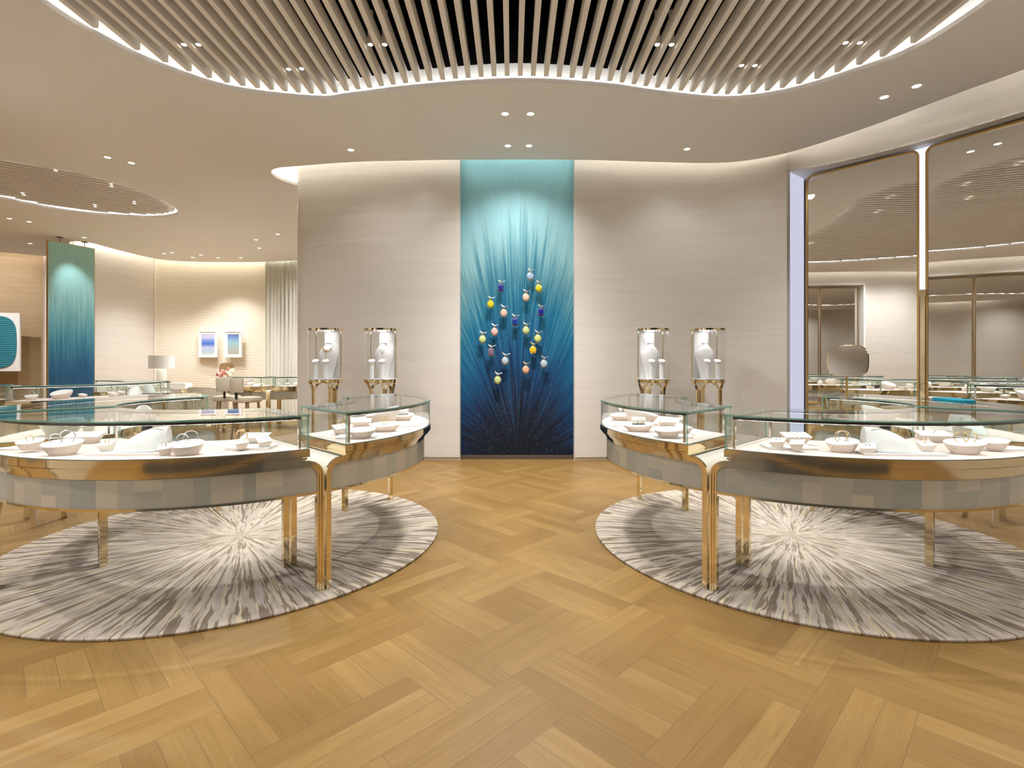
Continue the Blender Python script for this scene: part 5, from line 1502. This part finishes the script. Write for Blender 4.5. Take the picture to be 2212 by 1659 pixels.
# vase with flowers
root = thing('flower_vase', 'small turquoise vase of coral and crimson flowers on the table', 'vase', (-5.10, 9.14, .755))
mb = MB(); mb.lathe([(.03, 0), (.048, .03), (.045, .06), (.028, .08), (.032, .09)], 20); mb.obj('vase', ['vase'], root, smooth=50)
rn = random.Random(5)
for i in range(9):
    a = rn.uniform(0, 2 * pi); r_ = rn.uniform(.01, .11); h = rn.uniform(.07, .21) - r_ * .4
    c = (r_ * cos(a) - .02, r_ * sin(a) * .5, .09 + h)
    mb = MB()
    for j in range(5):
        aj = 2 * pi * j / 5
        mb.tube([c, (c[0] + .016 * cos(aj), c[1] - .006, c[2] + .016 * sin(aj)), (c[0] + .032 * cos(aj), c[1], c[2] + .032 * sin(aj))], [.004, .012, .003], 6, flat=.6)
    mb.obj('flower', ['petal' if i % 3 else 'petal2'], root, smooth=60)
mb = MB()
for i in range(9): a = rn.uniform(0, 2 * pi); mb.tube([(0, 0, .08), (.05 * cos(a) - .01, .03 * sin(a), .09 + rn.uniform(.03, .12))], .0025, 5)
mb.obj('stems', ['leafg'], root)
table_mirror(-5.16, 9.40, .755, 24, 8, 'small rounded mirror on the far table reflecting the slats', 1.0, .22)
# tub chairs with chipped-shell backs
def tub(x, y, rz, label):
    root = thing('tub_chair', label, 'chair', (x, y, 0), R(rz), 'shell-backed tub chairs')
    mb = MB(); mb.lathe([(.20, .40), (.25, .42), (.26, .46), (.24, .50), (.1, .51)], 28, ey=.95); mb.obj('seat', ['fabric'], root, smooth=50)
    for nm, ra, rb, mt in (('backrest', .27, .31, 'chip'), ('back_lining', .235, .268, 'fabric')):
        mb = MB(); n = 24; pr = None
        for i in range(n + 1):
            a = R(180 + 200 * (i / n) - 10 - 0); tt = (i / n - .5) * 2
            zt = .50 + .31 * (1 - abs(tt) ** 3.0) ** .6
            q = [mb.vert((rr * cos(a), rr * sin(a), z)) for rr, z in ((rb, .36), (rb, zt), (ra, zt), (ra, .36))]
            if pr:
                for j in range(4): mb.face([pr[j], q[j], q[(j + 1) % 4], pr[(j + 1) % 4]])
            else: mb.face(q)
            pr = q
        mb.face(pr[::-1]); mb.obj(nm, [mt], root, smooth=50)
    for a in (45, 135, 225, 315):
        mb = MB(); mb.tube([(.19 * cos(R(a)), .19 * sin(R(a)), .40), (.24 * cos(R(a)), .24 * sin(R(a)), 0)], [.018, .011], 8); mb.obj('leg', ['chairleg'], root)
tub(-5.72, 8.6, 0, 'tub chair with shell-chip back nearer the lamp')
tub(-5.10, 8.72, 0, 'tub chair with shell-chip back beside the flower vase')
def stool(x, y, rz, label, back=True):
    root = thing('bar_stool', label, 'stool', (x, y, 0), R(rz), 'cream bar stools')
    mb = MB(); mb.lathe([(.17, .60), (.205, .61), (.212, .64), (.20, .675), (.12, .685)], 28); mb.obj('seat', ['fabric'], root, smooth=50)
    mb = MB()
    n = 10; pr = None
    for i in range(n + 1):
        a = R(240 + 60 * i / n)
        q = [mb.vert((rr * cos(a) * .92, rr * sin(a), z)) for rr, z in ((.20, .76), (.25, .76), (.255, .79), (.255, .95), (.245, .975), (.205, .975), (.195, .94), (.195, .79))]
        if pr:
            for j in range(8): mb.face([pr[j], q[j], q[(j + 1) % 8], pr[(j + 1) % 8]])
        else: mb.face(q)
        pr = q
    mb.face(pr[::-1]); mb.obj('backrest', ['fabric'], root, smooth=50)
    mb = MB(); mb.box(-.015, .015, -.23, -.205, .66, .80); mb.obj('back_bracket', ['black'], root, smooth=None)
    for a in (45, 135, 225, 315):
        mb = MB(); mb.tube([(.15 * cos(R(a)), .15 * sin(R(a)), .62), (.22 * cos(R(a)), .22 * sin(R(a)), 0)], [.026, .016], 8, flat=.6); mb.obj('leg', ['chairleg'], root)
    mb = MB(); mb.torus((0, 0, .2), .19, .008, Matrix.Rotation(R(90), 3, 'X'), 28, 6); mb.obj('foot_ring', ['brass2'], root)
    return root
stool(-4.06, 7.95, -15, 'cream bar stool with its rounded back towards us, nearer the wall edge')
stool(-4.52, 8.22, 20, 'cream bar stool just behind and left of the other')
# seats of the staff side glimpsed under the outer counters
for (x, y, lb) in ((-3.62, 3.9, 'stool with slanted metal legs behind the left outer counter'), (3.66, 3.9, 'stool with slanted metal legs behind the right outer counter')):
    root = thing('side_stool', lb, 'stool', (x, y, 0), 0, 'stools behind the outer counters')
    mb = MB(); mb.lathe([(.14, .42), (.165, .43), (.17, .46), (.15, .48), (.05, .485)], 24); mb.obj('seat', ['fabric'], root, smooth=50)
    for sx in (-1, 1):
        for sy in (-1, 1):
            mb = MB(); mb.prism([(sx * .09 - .016, sy * .09 - .008), (sx * .09 + .016, sy * .09 - .008), (sx * .09 + .016, sy * .09 + .008), (sx * .09 - .016, sy * .09 + .008)][::1], .42, 0.0, top=[(sx * .15 - .022, sy * .13 - .008, 0), (sx * .15 + .022, sy * .13 - .008, 0), (sx * .15 + .022, sy * .13 + .008, 0), (sx * .15 - .022, sy * .13 + .008, 0)])
            mb.obj('leg', ['chrome'], root, smooth=None)
# framed prints
for i, (px0, px1, mt, lb) in enumerate(((430, 470, 'print1', 'white framed print with a blurred dark blue band, left of the pair'), (486, 523, 'print2', 'white framed print fading from bright blue to sand, right of the pair'))):
    Yw = 12.50; x0, x1 = (px0 - CX) * Yw / F, (px1 - CX) * Yw / F
    z0, z1 = HC - (772 - HY) * Yw / F, HC - (715 - HY) * Yw / F
    cx_, w2, h = (x0 + x1) / 2, (x1 - x0) / 2, (z1 - z0)
    root = thing('framed_print', lb, 'picture', (cx_, Yw, z0), 0, 'framed prints on the rippled wall')
    mb = MB(); f = .022
    mb.box(-w2, -w2 + f, -.03, .01, 0, h); mb.box(w2 - f, w2, -.03, .01, 0, h); mb.box(-w2 + f, w2 - f, -.03, .01, 0, f); mb.box(-w2 + f, w2 - f, -.03, .01, h - f, h); mb.obj('frame', ['paper'], root, smooth=None)
    mb = MB(); mb.box(-w2 + f, w2 - f, -.012, .005, f, h - f); mb.obj('mount', ['paper'], root, smooth=None)
    mb = MB(); g = .07; mb.box(-w2 + g, w2 - g, -.015, -.0121, g + .01, h - g - .005); mb.obj('print', [mt], root, smooth=None)
# art on the wood wall
aY = 11.18
root = thing('relief_artwork', 'white panel with a rounded teal wave relief on the pale wood wall', 'artwork', (-11.36, aY, 1.02), R(14))
mb = MB(); mb.box(-.62, .62, 0, .05, 0, 1.27); mb.obj('board', ['paper'], root, smooth=None)
mb = MB(); o = [(0.57 * (abs(cos(a)) ** .45) * (1 if cos(a) > 0 else -1), .635 + .57 * (abs(sin(a)) ** .62) * (1 if sin(a) > 0 else -1)) for a in [2 * pi * i / 64 for i in range(64)]]
A = [mb.vert((p[0], -.02, p[1])) for p in o]; B = [mb.vert((p[0], 0.0, p[1])) for p in o]
mb.face(A)
for i in range(64): mb.face([A[i], B[i], B[(i + 1) % 64], A[(i + 1) % 64]])
mb.obj('wave_relief', ['sea'], root, smooth=30)
# curtains
def curtain(a, b, z0, z1, mat, label, amp=.035, nf=10):
    a = Vector(a); b = Vector(b); d = (b - a); L = d.length; d.normalize(); nn = Vector((-d.y, d.x))
    mb = MB(); N = nf * 8
    rows = []
    for z in (z0, z1):
        rows.append([mb.vert((*(a + d * (L * i / N) + nn * (amp * sin(2 * pi * nf * i / N) + amp * .4 * sin(5.1 * i / 8))), z)) for i in range(N + 1)])
    for i in range(N): mb.face([rows[0][i], rows[0][i + 1], rows[1][i + 1], rows[1][i]])
    return tag(mb.obj('curtain', [mat], smooth=80), label, 'curtain')
curtain((-10.62, 11.75), (-9.75, 12.05), 0.02, 4.0, 'sheer', 'full-height beige sheer curtain between the wood wall and the hanging panel')
curtain((-5.85, 12.30), (-5.05, 12.25), 0.02, 4.0, 'sheer2', 'full-height pale curtain right of the rippled wall', .03, 9)
mb = MB(); mb.box(-10.02, -9.15, 11.75, 11.79, 0, 3.05); mb.box(-9.97, -9.2, 11.74, 11.75, 2.6, 2.9)
o = struct(mb.obj('window_1', ['haze'], smooth=None))
